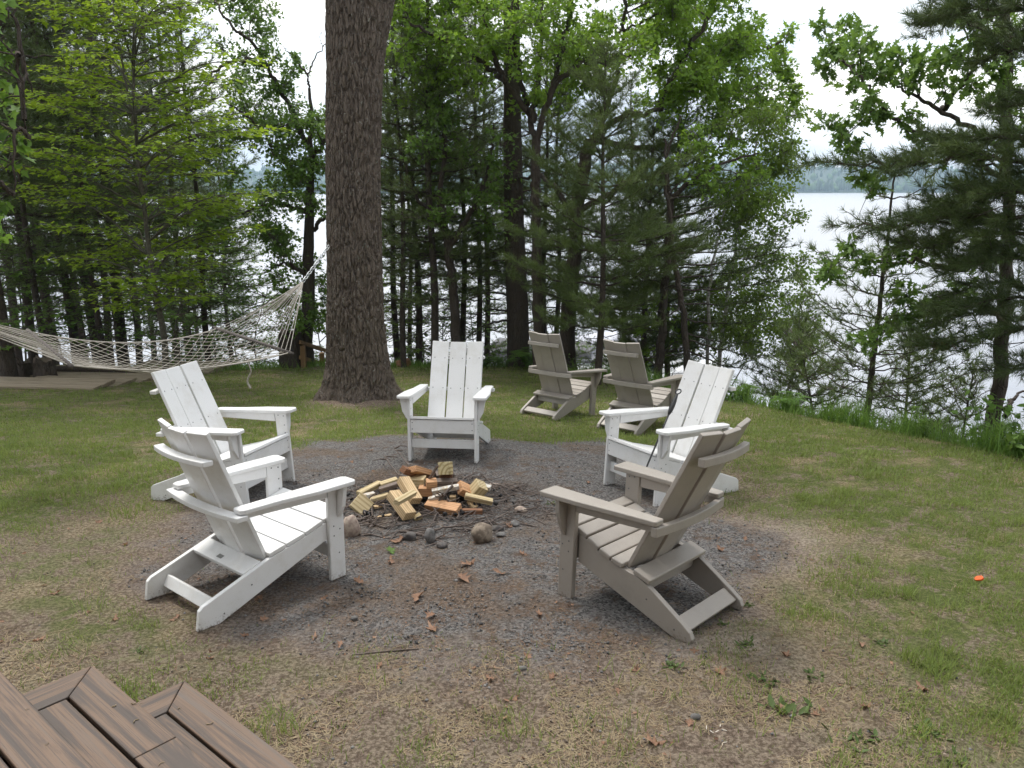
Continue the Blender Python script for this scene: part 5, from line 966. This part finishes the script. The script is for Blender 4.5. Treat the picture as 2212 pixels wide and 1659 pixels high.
for u, y, sc, rz, lb in ((1965, 10.4, 1.0, 1., 'low bushy pine on the bank behind the thin sapling'), (1800, 11.2, 1.0, 2.5, 'low bushy pine on the bank between birch and thin sapling'), (1670, 12.0, .95, .2, 'low bushy pine at the foot of the birch'), (2080, 10.2, .95, 4., 'low bushy pine on the bank in front of the right oak')):
    p_ = P(u, 900, y); place_pine(lowp, p_[0], y, rz, sc, lb, dz=-.1)
# ---- left side: maple sapling, woods
b = A(*P(356, 800, 12.6)); b[2] = g1(b[0], b[1]); mp_ = Tree('maple_tree', 'bright yellow-green maple sapling with tiered leaves behind the hammock', b, 'barky', 'maple')
tr_ = pl((354, 733), (342, 659), (328, 584), (322, 540), (311, 440), (298, 338), (289, 203), (288, 101), (292, 20), (296, -90), y=12.6); mp_.limb([b - A(0, 0, .2), *tr_], .055, .01, n=46, wob=.003); mp_.limb(pl((297, 320), (275, 200), (255, 80), (240, -30), y=12.5), .02, .007)
sk_ = mp_.skel[0]
def spray(t, p0, a, l, rise, tpl, size, m_=1.0):
    d = A(math.cos(a), math.sin(a), 0); q = smooth_path([p0, p0 + d * l * .45 + A(0, 0, rise * l * .8), p0 + d * l + A(0, 0, rise * l)], 12); tube(t.w, q, np.linspace(.005 + .007 * l, .002, 12), 4); sd = A(-d[1], d[0], 0); pos, dr = [], []
    for i in range(3, 12):
        for sg in (-1, 1):
            f = i / 11; ll = .38 * l * (1.15 - .8 * f) * rng.uniform(.6, 1.2); e = q[i] + (d * .6 + sd * sg) * ll + A(0, 0, rng.normal(.01, .03)); tube(t.c, np.array([q[i], (q[i] + e) / 2 + A(0, 0, .02), e]), [.003, .0025, .0015], 3, 0)
            n_ = max(2, int(ll / .055 * m_)); tt = rng.uniform(.2, 1.08, (n_, 1)); pos.append(q[i] + (e - q[i]) * tt + rng.normal(scale=A(.04, .04, .018), size=(n_, 3))); dr.append(np.tile(d * .7 + sd * sg * .7, (n_, 1)) + rng.normal(scale=A(.6, .6, .15), size=(n_, 3)) - A(0, 0, .22))
    pos = np.vstack(pos); dr = np.vstack(dr); scatter(t.c, tpl[0], tpl[1], pos, dr, A(0, 0, 1) + rng.normal(scale=.28, size=pos.shape), size * rng.uniform(.65, 1.2, len(pos)), 1)
for z in np.arange(1.15, 7.3, .15):
    k = sk_[np.argmin(np.abs(sk_[:, 2] - (b[2] + z)))][:3]; l = np.interp(z, [1.1, 1.8, 3.5, 5, 6, 7.3], [1.0, 1.7, 1.75, 1.35, 1.0, .5])
    for _ in range(3): spray(mp_, k, rng.uniform(0, 6.28), l * rng.uniform(.7, 1.25), rng.uniform(.12, .45), MAPLES, .10, 1.25)
mp_.done()
# maple off the left edge: the hammock's other support, its leaves hang into view
b = A(-6.62, 4.62, g1(-6.62, 4.62)); ml = Tree('maple_tree', 'maple beyond the left edge with broad leaves hanging into view', b, 'bark', 'mapled')
ml.limb([b - A(0, 0, .2), b + A(.02, 0, 1.5), b + A(0, .05, 3.2), b + A(.1, .1, 5.5)], .16, .09, n=20)
for ue, ve, ye_ in ((40, 120, 6.5), (60, 300, 6.8), (30, 420, 6.6), (70, 200, 7.2), (-30, 520, 6.3), (20, 40, 7)):
    e_ = P(ue, ve, ye_); k = ml.near(e_)[:3]; ml.limb([k, (k + e_) / 2 + A(0, 0, .25), e_], .022, .006, n=10, sides=5)
for u, v, y in ((-10, 60, 6.6), (20, 130, 6.8), (-20, 170, 6.4), (30, 225, 7), (5, 270, 6.8), (45, 310, 7), (-10, 340, 6.6), (30, 370, 6.8), (-15, 420, 6.6), (15, 450, 6.8), (-60, 250, 6.4), (-60, 400, 6.5), (-40, 500, 6.4), (10, 20, 7), (-50, 90, 6.4), (0, 520, 7)): ml.clump(P(u - 28, v, y), (.15, .2, .11), 6, 4, MAPLE, .105, .5, .35)
for _ in range(20): ml.clump(b + A(rng.uniform(-1.6, 1.2), rng.uniform(-1.5, 1.8), rng.uniform(4.2, 6.4)), (.5, .5, .35), 10, 7, MAPLES, .13)
ml.done()
# oak behind the hammock
b = base_at(664, 15.8); ol = Tree('oak_tree', 'dark oak behind the hammock chain, leafy down to the hand rail', b, 'bark', 'oakd')
ol.limb([b - A(0, 0, .2), b + A(0, 0, .4), *pl((667, 640), (668, 520), (671, 400), (672, 300), (668, 190), y=15.8)], .17, .024, n=30, sides=10)
for pts in (((668, 395), (640, 370), (596, 335), (577, 298), (528, 247), (490, 220)), ((670, 330), (640, 260), (609, 203), (576, 142), (538, 85), (508, 64), (464, 0), (440, -60)), ((668, 460), (600, 440), (540, 455), (490, 470)), ((672, 500), (700, 470), (730, 450)), ((668, 600), (620, 570), (570, 590)), ((576, 142), (520, 130), (470, 150), (430, 180)), ((672, 340), (710, 300), (740, 260))): ol.limb(pl(*[(u, v, 15.8 + .8 * math.sin(i * .9 + pts[-1][0]) * i / 6) for i, (u, v) in enumerate(pts)]), .05, .012, wob=.02)
ol.limb(pl((668, 190), (666, 166), (680, 125), (708, 90), y=15.8), .022, .007); ol.limb(pl((666, 166), (648, 140), (626, 115), (610, 100), y=15.8), .02, .005); ol.limb(pl((700, 100), (690, 82), (700, 60), y=15.8), .006, .003)
kw = dict(nt=12, per=8, size=.092); ol.fill(560, 715, 235, 420, 15, 17, 40, .42, **kw); ol.fill(470, 640, 170, 330, 15, 17, 26, .42, **kw); ol.fill(440, 600, -30, 150, 15, 17, 22, .38, **kw); ol.fill(540, 715, 420, 560, 15, 17, 26, .42, **kw); ol.fill(590, 720, 560, 720, 14.8, 16.6, 20, .38, **kw); ol.fill(430, 540, 330, 520, 16, 18, 16, .42, **kw); ol.fill(600, 640, 120, 200, 15.5, 16.5, 5, .28, **kw); ol.done()
# tall pines of the woods
fp = [pine_shape(13.5, .13, 3.4, 2.3, leaf='pined', whorl=.55, nb=(4, 5), step=.22, gap=.15, dead=18, ts=.15), pine_shape(12.0, .10, 4.2, 2.0, leaf='pined', whorl=.55, nb=(4, 5), step=.22, gap=.15, dead=20, ts=.15), pine_shape(8.0, .07, 2.0, 1.7, leaf='pine', whorl=.5, nb=(4, 5), step=.2, gap=.14, dead=14, ts=.14)]
k = 0
for u, y, si, sc in ((8, 13.2, 0, 1.05), (75, 17, 1, 1), (112, 20, 0, .9), (160, 16.5, 1, .95), (205, 18, 0, .9), (240, 21, 1, 1), (268, 17, 0, .95), (300, 22, 1, 1), (-60, 16, 0, 1), (-150, 14, 1, 1), (405, 21, 1, 1.0), (452, 17, 2, 1.0), (380, 24, 0, 1), (40, 23, 0, 1), (-20, 27, 1, 1.1), (180, 26, 0, 1), (330, 28, 1, 1), (95, 14.6, 2, .9), (220, 15.2, 2, .85), (-100, 20, 0, 1), (270, 32, 0, 1.1), (120, 33, 1, 1.1), (430, 29, 2, 1.3), (500, 23, 2, 1.1)):
    p_ = P(u, 760, y); place_pine(fp[si], p_[0], y, rng.uniform(0, 6.28), sc, 'tall dark pine among the close trunks of the woods beyond the hammock' if si < 2 else 'half-grown pine among the taller trunks beyond the hammock', group='pines of the woods beyond the hammock')
# understory saplings of the woods
def sapling(u, y, h_, r, leaf, label, n, size=.10, tpl=MAPLES, base_v=None):
    b_ = base_at(u, y); t = Tree('sapling', label, b_, 'barky', leaf, group='leafy saplings below the pines'); t.limb([b_ - A(0, 0, .1), b_ + A(rng.normal(scale=.1), 0, h_ * .5), b_ + A(rng.normal(scale=.2), 0, h_)], .022, .006, n=12, sides=5)
    for z in np.linspace(.25, 1, n) * h_:
        k_ = t.skel[0][np.argmin(np.abs(t.skel[0][:, 2] - b_[2] - z))][:3]; spray(t, k_, rng.uniform(0, 6.28), r * rng.uniform(.6, 1.15), rng.uniform(.05, .4), tpl, size, .8)
    t.done()
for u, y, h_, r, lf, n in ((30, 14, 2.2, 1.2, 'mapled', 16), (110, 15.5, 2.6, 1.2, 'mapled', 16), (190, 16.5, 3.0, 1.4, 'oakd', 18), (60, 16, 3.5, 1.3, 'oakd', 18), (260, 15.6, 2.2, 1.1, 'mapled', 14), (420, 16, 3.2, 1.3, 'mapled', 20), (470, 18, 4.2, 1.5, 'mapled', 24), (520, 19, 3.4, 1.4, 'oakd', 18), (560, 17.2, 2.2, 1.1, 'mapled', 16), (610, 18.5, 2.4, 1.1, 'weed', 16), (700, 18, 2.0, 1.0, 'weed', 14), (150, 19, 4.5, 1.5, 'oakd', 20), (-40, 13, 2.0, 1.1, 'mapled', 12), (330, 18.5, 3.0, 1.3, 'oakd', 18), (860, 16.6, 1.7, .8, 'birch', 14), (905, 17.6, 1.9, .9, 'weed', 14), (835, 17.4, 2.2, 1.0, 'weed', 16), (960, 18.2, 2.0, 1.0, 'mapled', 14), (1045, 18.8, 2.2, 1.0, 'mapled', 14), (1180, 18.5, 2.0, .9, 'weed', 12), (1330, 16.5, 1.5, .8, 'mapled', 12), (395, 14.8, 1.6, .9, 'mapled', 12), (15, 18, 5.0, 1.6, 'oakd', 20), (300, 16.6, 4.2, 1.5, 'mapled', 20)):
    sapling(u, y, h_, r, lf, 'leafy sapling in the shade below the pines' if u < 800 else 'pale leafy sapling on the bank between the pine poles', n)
# stumps
def stump(u, v, y, r, h_, label):
    b_ = P(u, v, y); n = 24; th = np.linspace(0, 2 * np.pi, n, endpoint=False); ac = Acc(); rows = []
    jit = 1 + .07 * np.cos(th * 5 + u) + .04 * rng.normal(size=n)
    for z, q in ((-.3, 1.35), (0, 1.2), (.12, 1.06), (.3, 1), (h_ * .7, .97)): rows.append(np.stack([r * q * jit * np.cos(th), r * q * jit * np.sin(th), np.full(n, z)], -1))
    rows.append(np.stack([r * .95 * jit * np.cos(th), r * .95 * jit * np.sin(th), h_ + .04 * rng.normal(size=n)], -1)); v_ = np.vstack(rows); f = [(i * n + j, i * n + (j + 1) % n, (i + 1) * n + (j + 1) % n, (i + 1) * n + j) for i in range(5) for j in range(n)]; ac.add(v_, f); e = thing('tree_stump', label, 'stump', tuple(b_)); put('stump_side', ac.mesh('side', [M['bark']], smooth=True), e)
    a2 = Acc(); v2 = np.vstack([v_[-n:] - A(0, 0, .005), [[0, 0, h_ - .02]]]); a2.add(v2, [(n, j, (j + 1) % n) for j in range(n)]); put('cut_face', a2.mesh('cut', [M['greywood']]), e)
stump(632, 800, 15.4, .22, .75, 'thick cut stump beside the hand rail'); stump(100, 822, 13.4, .16, .38, 'dark rotten stump behind the highest plank step'); stump(55, 820, 13.6, .12, .30, 'small rotten stump at the edge of the woods')
ac = Acc(); q = smooth_path([P(-60, 792, 14), P(100, 796, 13.9), P(300, 800, 13.8)], 16); tube(ac, q - q[0], .05, 8, cap=True); put('log', ac.mesh('log', [M['bark']], smooth=True), None, tuple(q[0]), 'grey fallen log lying along the woods behind the plank steps', 'log')
ac = Acc(); q = np.array([P(858, 793, 15.4), P(885, 787, 15.5)]); tube(ac, smooth_path(q, 4) - q[0], .13, 12, cap=True); put('log', ac.mesh('log', [M['redwood']], smooth=True), None, tuple(q[0]), 'short reddish rotten log at the lawn edge right of the massive trunk', 'log')
ac = Acc(); scatter(ac, *TUFTS[0], P(2040, 747, 8.9) + rng.normal(scale=A(.10, .06, .02), size=(26, 3)), rng.normal(size=(26, 3)) + A(1.5, 0, -.3), rng.normal(size=(26, 3)), .11); put('dead_needle_spray', ac.mesh('spray', [M['deadp']]), None, None, 'rust-brown dead needle spray caught in the right pine boughs', 'dead spray')
# ------------------------------------------------------------------ lawn, litter, bank plants
BLADE = (np.array([(-.5, 0, 0), (.5, 0, 0), (.38, .55, .10), (-.38, .55, .10), (0, 1, .34)]), np.array([(0, 1, 2), (0, 2, 3), (3, 2, 4)]))
def blades(acc, x, y, h_, w, lean=.3, m=0, z=None, flat=False):
    n = len(x); zz = gz(x, y) if z is None else z; pos = np.stack([x, y, zz - .004], -1); a = rng.uniform(0, 2 * np.pi, n); hd = np.stack([np.cos(a), np.sin(a), np.zeros(n)], -1)
    d = hd * np.abs(rng.normal(scale=lean, size=(n, 1))) + A(0, 0, 1) if not flat else hd + A(0, 0, 1) * np.abs(rng.normal(.10, .12, (n, 1)))
    yv = unit(d); nr = -hd + rng.normal(scale=.3, size=(n, 3)) if not flat else A(0, 0, 1) + rng.normal(scale=.4, size=(n, 3)); xv = unit(np.cross(yv, nr)); zv = np.cross(xv, yv); tv, tf = BLADE
    zs = zv if flat else -zv
    v = pos[:, None] + w[:, None, None] * tv[None, :, 0:1] * xv[:, None] + h_[:, None, None] * (tv[None, :, 1:2] * yv[:, None] + tv[None, :, 2:3] * (hd[:, None] if not flat else zs[:, None] * -.4))
    if flat: v[..., 2] = np.maximum(v[..., 2], pos[:, None, 2] + .005)
    acc.add(v.reshape(-1, 3), (tf[None] + (np.arange(n) * 5)[:, None, None]).reshape(-1, 3), m)
def sample(n, fn, ymin=2.3, ymax=15.8, pw=1.0):
    """points on the visible ground kept with probability fn(x, y)"""
    y = ymin * (ymax / ymin) ** rng.random(n) if pw == 1 else ymin + (ymax - ymin) * rng.random(n) ** pw; x = rng.uniform(-.70, .70, n) * y * 1.0 - .0; k = rng.random(n) < fn(x, y); return x[k], y[k]
def f_green(x, y):
    gr, ba, sa, gs, wo, n3 = masks(x, y); cl = fbm(x, y, 3.2, 3, 41); near = sstep(6.2, 4.2, y)
    return np.clip(gs * (.10 + .90 * sstep(.42, .56, cl * .6 + .4 * n3 + .1 * (1 - near))) * (1 - near * .5) + near * .55 * gs * sstep(.55, .66, cl) + .05 * ba * (1 - gr) * sstep(.55, .65, cl) * near + .03 * ba * (1 - gr) + .12 * (1 - gr) * sstep(1.3, 2.2, x) * near, 0, 1)
def f_straw(x, y):
    gr, ba, sa, gs, wo, n3 = masks(x, y); cl = fbm(x, y, 1.3, 4, 43)
    return np.clip((.25 * gs + .9 * ba * (1 - .93 * gr) * (1 - .7 * sa)) * sstep(.36, .58, cl) * sstep(7.5, 3.6, y) + .10 * gs, 0, 1)
gra = Acc(); x, y = sample(400000, f_green); n = len(x); far = sstep(4, 9, y); tl = fbm(x, y, 5, 2, 45)
blades(gra, x, y, (.016 + .032 * rng.random(n) ** 1.5 + .045 * sstep(.6, .75, tl) * (1 - far)) * (1 + .15 * far), .0032 + .0045 * far + .001 * rng.random(n), .55)
put('lawn_grass', gra.mesh('lawn_grass', [M['grass']]), kind='stuff', label='short patchy green lawn grass around the gravel circle', cat='grass'); n_grass = n
stw = Acc(); x, y = sample(90000, f_straw, 2.3, 9.5); n = len(x); blades(stw, x, y, rng.uniform(.025, .085, n), rng.uniform(.0018, .0034, n), flat=True)
put('dry_grass', stw.mesh('dry_grass', [M['straw']]), kind='stuff', label='dry straw-coloured dead grass lying on the worn ground', cat='grass')
ndl = Acc(); fnd = lambda x, y: np.clip(.75 * masks(x, y)[0] * sstep(.35, .62, fbm(x, y, 1.1, 4, 47)) + .35 * masks(x, y)[1] + 1.0 * np.exp(-((x + .6) ** 2 / 1.2 + (y - 5.5) ** 2 / .8)) + 1.0 * np.exp(-((x + 2.06) ** 2 + (y - 10.4) ** 2) / .9), 0, 1)
x, y = sample(60000, fnd, 2.6, 11.5); n = len(x); blades(ndl, x, y, rng.uniform(.03, .085, n), rng.uniform(.0015, .0028, n), flat=True)
put('needle_litter', ndl.mesh('needle_litter', [M['needle']]), kind='stuff', label='brown fallen pine needles scattered over the gravel', cat='needles')
OCT = (np.array([(1, 0, 0), (-1, 0, 0), (0, 1, 0), (0, -1, 0), (0, 0, .7), (0, 0, -.7)]) * A(1, .8, 1), np.array([(0, 2, 4), (2, 1, 4), (1, 3, 4), (3, 0, 4), (2, 0, 5), (1, 2, 5), (3, 1, 5), (0, 3, 5)]))
peb = Acc(); fpb = lambda x, y: masks(x, y)[0] * (1 - .7 * sstep(.45, .65, fbm(x, y, 1.6, 3, 49))) + .06 * masks(x, y)[1]
x, y = sample(19000, fpb, 2.6, 8.4); n = len(x); sz = .004 + .008 * rng.random(n) ** 3; scatter(peb, OCT[0], OCT[1], np.stack([x, y, gz(x, y) + sz * .3], -1), rng.normal(size=(n, 3)) * A(1, 1, .3), A(0, 0, 1) + rng.normal(scale=.5, size=(n, 3)), sz)
put('gravel_chips', peb.mesh('gravel_chips', [foliage('gravel_chip', (.035, .034, .036), (.27, .262, .255), 0, .85, 4.)]), kind='stuff', label='loose dark grey gravel chips of the fire circle', cat='gravel')
crb = Acc(); x, y = sample(26000, lambda x, y: masks(x, y)[1] * (1 - masks(x, y)[0]) * (.3 + .7 * sstep(.4, .6, fbm(x, y, 2, 3, 61))), 2.3, 6.5); n = len(x); sz = .0025 + .006 * rng.random(n) ** 3; scatter(crb, OCT[0], OCT[1], np.stack([x, y, gz(x, y) + sz * .3], -1), rng.normal(size=(n, 3)) * A(1, 1, .3), A(0, 0, 1) + rng.normal(scale=.5, size=(n, 3)), sz)
put('soil_crumbs', crb.mesh('soil_crumbs', [foliage('soil_crumb', (.07, .05, .038), (.33, .27, .215), 0, .9, 3.)]), kind='stuff', label='loose brown soil crumbs on the worn ground', cat='soil')
lit = Acc(); x, y = sample(700, lambda x, y: np.clip(.6 * masks(x, y)[0] + .5 * masks(x, y)[1] + .08, 0, 1), 2.5, 9); n = len(x); scatter(lit, OAK[0] * A(1, 1, 2.5), OAK[1], np.stack([x, y, gz(x, y) + .006], -1), rng.normal(size=(n, 3)) * A(1, 1, .2), A(0, 0, 1) + rng.normal(scale=.35, size=(n, 3)), rng.uniform(.012, .032, n))
put('leaf_litter', lit.mesh('leaf_litter', [M['dead']]), kind='stuff', label='small crumbled leaf scraps strewn over gravel and soil', cat='leaf litter')

# tall grass along the top of the bank
tg = Acc(); n = 16000; xe = rng.uniform(-1.2, 5.0, n); ye = np.interp(xe, EX, EY) + rng.normal(.42, .28, n) + .15 * (fbm(xe, xe * 0, 2, 2, 51) - .5); cl = fbm(xe, ye, 2.4, 3, 52); k = rng.random(n) < (.25 + sstep(.4, .6, cl)) * sstep(.2, 1.2, xe) + .12
xe, ye = xe[k], ye[k]; n = len(xe); hh_ = (.10 + .26 * rng.random(n)) * (.6 + .6 * sstep(.4, .6, cl[k])) * np.interp(xe, [-1, 1.5, 3.2, 5], [.6, .8, 1.0, 1.15]); blades(tg, xe, ye, hh_, .004 + .005 * rng.random(n), .38)
n = 6000; xe = rng.uniform(-9, -1, n); ye = np.interp(xe, EX, EY) + rng.normal(.2, .35, n); blades(tg, xe, ye, .05 + .16 * rng.random(n), .006 + .005 * rng.random(n), .4)
put('tall_grass', tg.mesh('tall_grass', [M['tall']]), kind='stuff', label='tall fresh green grass along the edge of the bank', cat='grass')

def weed(x, y, h_, r, ns, nl, tpl, ls, leaf, name, label, group, cat='plant'):
    z = g1(x, y); st, lv = Acc(), Acc()
    for _ in range(ns):
        a = rng.uniform(0, 6.28); d = A(math.cos(a), math.sin(a), 0) * rng.uniform(.1, 1) * r; hh = h_ * rng.uniform(.6, 1.1); q = smooth_path([A(0, 0, 0) + d * .1, d * .5 + A(0, 0, hh * .6), d + A(0, 0, hh)], 8); tube(st, q, np.linspace(.004, .0015, 8), 4)
        n_ = max(3, int(nl * rng.uniform(.7, 1.2))); i = rng.integers(2, 8, n_); dr = rng.normal(size=(n_, 3)) * A(1, 1, .45) + unit(d) * .3; scatter(lv, tpl[0], tpl[1], q[i] + rng.normal(scale=.012, size=(n_, 3)), dr, A(0, 0, 1) + rng.normal(scale=.45, size=(n_, 3)), ls * rng.uniform(.55, 1.2, n_))
    e = thing(name, label, cat, (x, y, z - .01), group); put('stem', st.mesh('stem', [M['weed']]), e); put('leaves', lv.mesh('leaves', [M[leaf]]), e)
for i in range(54):
    xe = rng.uniform(-.9, 4.9) if i < 40 else rng.uniform(-8.5, -2.6); ye = np.interp(xe, EX, EY) + rng.uniform(.1, 1.1) + (0 if i < 40 else .2); big = rng.random() < .3
    weed(xe, ye, rng.uniform(.16, .34) * (1.4 if big else 1), .16, 4 + 3 * big, 10, OVAL if i % 3 else MAPLE, rng.uniform(.05, .09), 'weed', 'leafy_weed', 'leafy green weed on the edge of the bank above the lake' if i < 40 else 'leafy green weed at the edge of the woods behind the hammock', 'weeds along the lawn edge')
for u, v, y, h_, lb in ((1140, 800, 15.0, .42, 'tall fern in front of the thick pine trunk'), (1150, 806, 14.6, .42, 'spreading fern beside the first taupe chair'), (1090, 806, 14.9, .26, 'low fern near the middle white chair'), (1590, 880, 10.8, .30, 'fern at the top of the bank behind the chair with the poker'), (1700, 905, 9.9, .28, 'fern in the tall grass on the bank')):
    p = P(u, v, y); z = g1(p[0], y); st, lv = Acc(), Acc()
    for k in range(9):
        a = k * .7 + rng.normal(scale=.2); d = A(math.cos(a), math.sin(a), 0); L_ = h_ * rng.uniform(.8, 1.2); q = smooth_path([A(0, 0, 0), d * L_ * .35 + A(0, 0, L_ * .75), d * L_ * .95 + A(0, 0, L_ * .72)], 14); tube(st, q, np.linspace(.004, .001, 14), 3); sd = A(-d[1], d[0], 0)
        for i in range(2, 14):
            for sg in (-1, 1): scatter(lv, BIRCH[0] * A(.5, 1, 1), BIRCH[1], q[i][None], (sd * sg + d * .35 - A(0, 0, .15))[None], A(0, 0, 1)[None], A(L_ * .30 * math.sin(math.pi * (i / 15) ** .7) + .02))
    e = thing('fern', lb, 'fern', (p[0], y, z)); put('stem', st.mesh('stem', [M['weed']]), e); put('fronds', lv.mesh('fronds', [M['fern']]), e)
for u, v, y, h_, r, lf, lb in ((2150, 930, 7.6, .75, .55, 'mapled', 'dark leafy shrub in front of the right oak trunk'), (2215, 960, 7.0, .8, .5, 'mapled', 'leafy shrub at the right end of the bank'), (1960, 880, 9.2, .5, .4, 'weed', 'bright broad-leaved bush behind the tall grass'), (2045, 890, 8.8, .45, .4, 'weed', 'bright broad-leaved bush next to the right oak trunk'), (1800, 890, 10.2, .34, .42, 'weed', 'spreading weed patch between the birch and the thin sapling'), (1868, 905, 9.5, .30, .38, 'weed', 'low bright weeds around the foot of the thin sapling'), (2005, 910, 8.5, .32, .40, 'tall', 'low bright weeds between sapling and right oak'), (2085, 935, 7.9, .34, .40, 'weed', 'bright weeds in the tall grass before the right oak'), (1560, 862, 11.6, .34, .4, 'weed', 'bright weeds behind the chair with the poker'), (2190, 990, 6.9, .30, .35, 'weed', 'low weeds at the right end of the tall grass'), (1640, 870, 11.6, .5, .45, 'birch', 'pale shoots at the foot of the birch'), (1740, 870, 11.0, .5, .45, 'birch', 'pale bush below the low pines on the bank'), (1040, 806, 15.4, .26, .4, 'weed', 'low green bush behind the middle white chair')):
    p = P(u, v, y); weed(p[0], y, h_, r, 12, 16, OVAL, .085, lf, 'shrub', lb, None, 'shrub')
# flat weeds in the worn lawn
for u, v, s, lb in ((1712, 1535, .15, 'largest green weed clump in the patchy lawn'), (1655, 1475, .10, 'torn yellow-green dandelion in the patchy lawn'), (1905, 1392, .07, 'small round-leaved weed on the bare soil'), (1610, 1395, .07, 'small grassy weed behind the taupe chair'), (1860, 1600, .10, 'ragged dandelion rosette near the corner of the lawn'), (1450, 1442, .07, 'small grass tuft on the sandy soil'), (1190, 1300 - 210, .06, 'small oak seedling on the gravel beside the fire pit'), (1560, 1350, .05, 'little weed beside the tail of the taupe chair'), (2010, 1585, .09, 'narrow-leaved weed in the patchy lawn'), (1760, 1465, .09, 'dandelion with long toothed leaves'), (300, 1410, .05, 'small grass tuft between the steps and the white chair'), (2065, 1640, .09, 'weed rosette at the near end of the lawn'), (1620, 1310, .06, 'weed beside the sandy patch')):
    p = GP(u, v); lv = Acc(); n_ = 22; a = rng.uniform(0, 6.28, n_); d = np.stack([np.cos(a), np.sin(a), rng.uniform(.1, .9, n_)], -1); scatter(lv, OVAL[0] * A(.8, 1, 1), OVAL[1], np.stack([rng.normal(scale=s * .35, size=n_), rng.normal(scale=s * .3, size=n_), np.full(n_, .005)], -1), d, A(0, 0, 1) + rng.normal(scale=.3, size=(n_, 3)), s * rng.uniform(.2, .5, n_)); tube(lv, np.array([(0, 0, -.02), (0, 0, .004), (s * .4, 0, .006)]), .004, 4); tube(lv, np.array([(-s * .6, -s * .1, .003), (0, 0, .004), (0, s * .5, .004)]), .003, 4); e = thing('ground_weed', lb, 'plant', tuple(p)); o = put('leaves', lv.mesh('ground_weed', [M['low']]), e); o['kind'] = 'stuff'
for k in range(7):
    p = GP(1540 + rng.uniform(-25, 45), 1590 + rng.uniform(-30, 25)); me = prism([(-.5, -.12), (.1, -.18), (.5, 0), (.1, .16), (-.4, .1)], 'z', 0, .1, bev=0, mat=M['whitewash']); o = put('wood_shaving', me, None, (p[0], p[1], p[2] + .012), 'pale curled wood shaving on the bare soil', 'shaving', 'wood shavings on the soil'); o.scale = (.022, .012, .012); o.rotation_euler = (rng.normal(scale=.3), rng.normal(scale=.2), rng.uniform(0, 3))

dk = Acc()
for k in range(34):
    t_, n_ = rng.uniform(-2.85, -1.9), rng.uniform(.35, 1.32); zt = .42 if n_ > 1.04 else (.60 if n_ > .72 else .78); p_ = TA * t_ + TN * n_ + A(0, 0, zt + .002); a = rng.uniform(0, 6.28); l = rng.uniform(.004, .016)
    tube(dk, np.array([p_, p_ + A(math.cos(a), math.sin(a), .1) * l, p_ + A(math.cos(a + .5), math.sin(a + .5), .1) * l * 1.7]), rng.uniform(.0008, .0022), 4)
put('deck_litter', dk.mesh('deck_litter', [M['straw']]), kind='stuff', label='tiny bits of chaff lying on the deck boards', cat='litter')

# ------------------------------------------------------------------ unseen cabin and pines, added behind the camera to block sky light
hs_ = thing('cabin', 'unseen brown stained cabin with a gabled roof, added behind the deck to block sky light', 'house', (-1.2, -3.2, .3))
stain = simple('brown_siding', (.13, .085, .055), .8, (.09, .06, .04), 4, .3, stretch=(1, 1, 18)); roof_m = simple('dark_shingle', (.05, .05, .052), .9, (.09, .085, .08), 20, .5); trim = simple('cream_trim', (.55, .52, .46), .6); pane = simple('window_glass', (.03, .035, .04), .06)
put('wall', prism([(-6.5, 0), (6.5, 0), (6.5, 4.6), (0, 7.4), (-6.5, 4.6)], 'y', -8, 0, bev=0, mat=stain), hs_)
for s in (-1, 1): put('roof', prism([(0, 7.42), (s * 7.2, 4.32), (s * 7.2, 4.50), (0, 7.62)][::s], 'y', -8.5, .6, bev=0, mat=roof_m), hs_)
for x0_, x1_, z0_, z1_ in ((-5.6, -3.6, 1.2, 3.0), (-2.6, -.6, .7, 3.0), (3.4, 5.4, 1.2, 3.0), (-1.0, 1.0, 4.4, 5.8)):
    w_ = put('window', prism(rect(x0_ - .1, x1_ + .1, z0_ - .1, z1_ + .1), 'y', 0.003, .05, bev=.005, mat=trim), hs_); put('pane', prism(rect(x0_, x1_, z0_, z1_), 'y', .051, .06, bev=0, mat=pane), w_)
d_ = put('door', prism(rect(.9, 1.9, .5, 2.6), 'y', .003, .06, bev=.005, mat=trim), hs_); put('pane', prism(rect(1.05, 1.75, 1.3, 2.45), 'y', .061, .07, bev=0, mat=pane), d_)
for x_, y_, si, sc in ((-9.5, 1.5, 0, 1.0), (-11.5, -4, 1, 1.05), (-8.8, -2.0, 0, .95), (9.5, -1, 0, 1.0), (8.6, 2.8, 1, .9), (11.5, 3, 0, 1.0), (12.5, -4, 1, 1.1), (9.0, -6, 0, 1), (-10.5, 5.5, 1, 1.0), (-12.5, 2, 0, 1.1), (8.8, -3.4, 1, 1.05), (-9.4, 8.2, 0, .95)):  # pines out of view, added to cut sky light from behind and the sides
    place_pine(fp[si], x_, y_, rng.uniform(0, 6.28), sc, 'unseen tall pine added beside the cabin to block sky light', group='unseen pines added around the cabin')
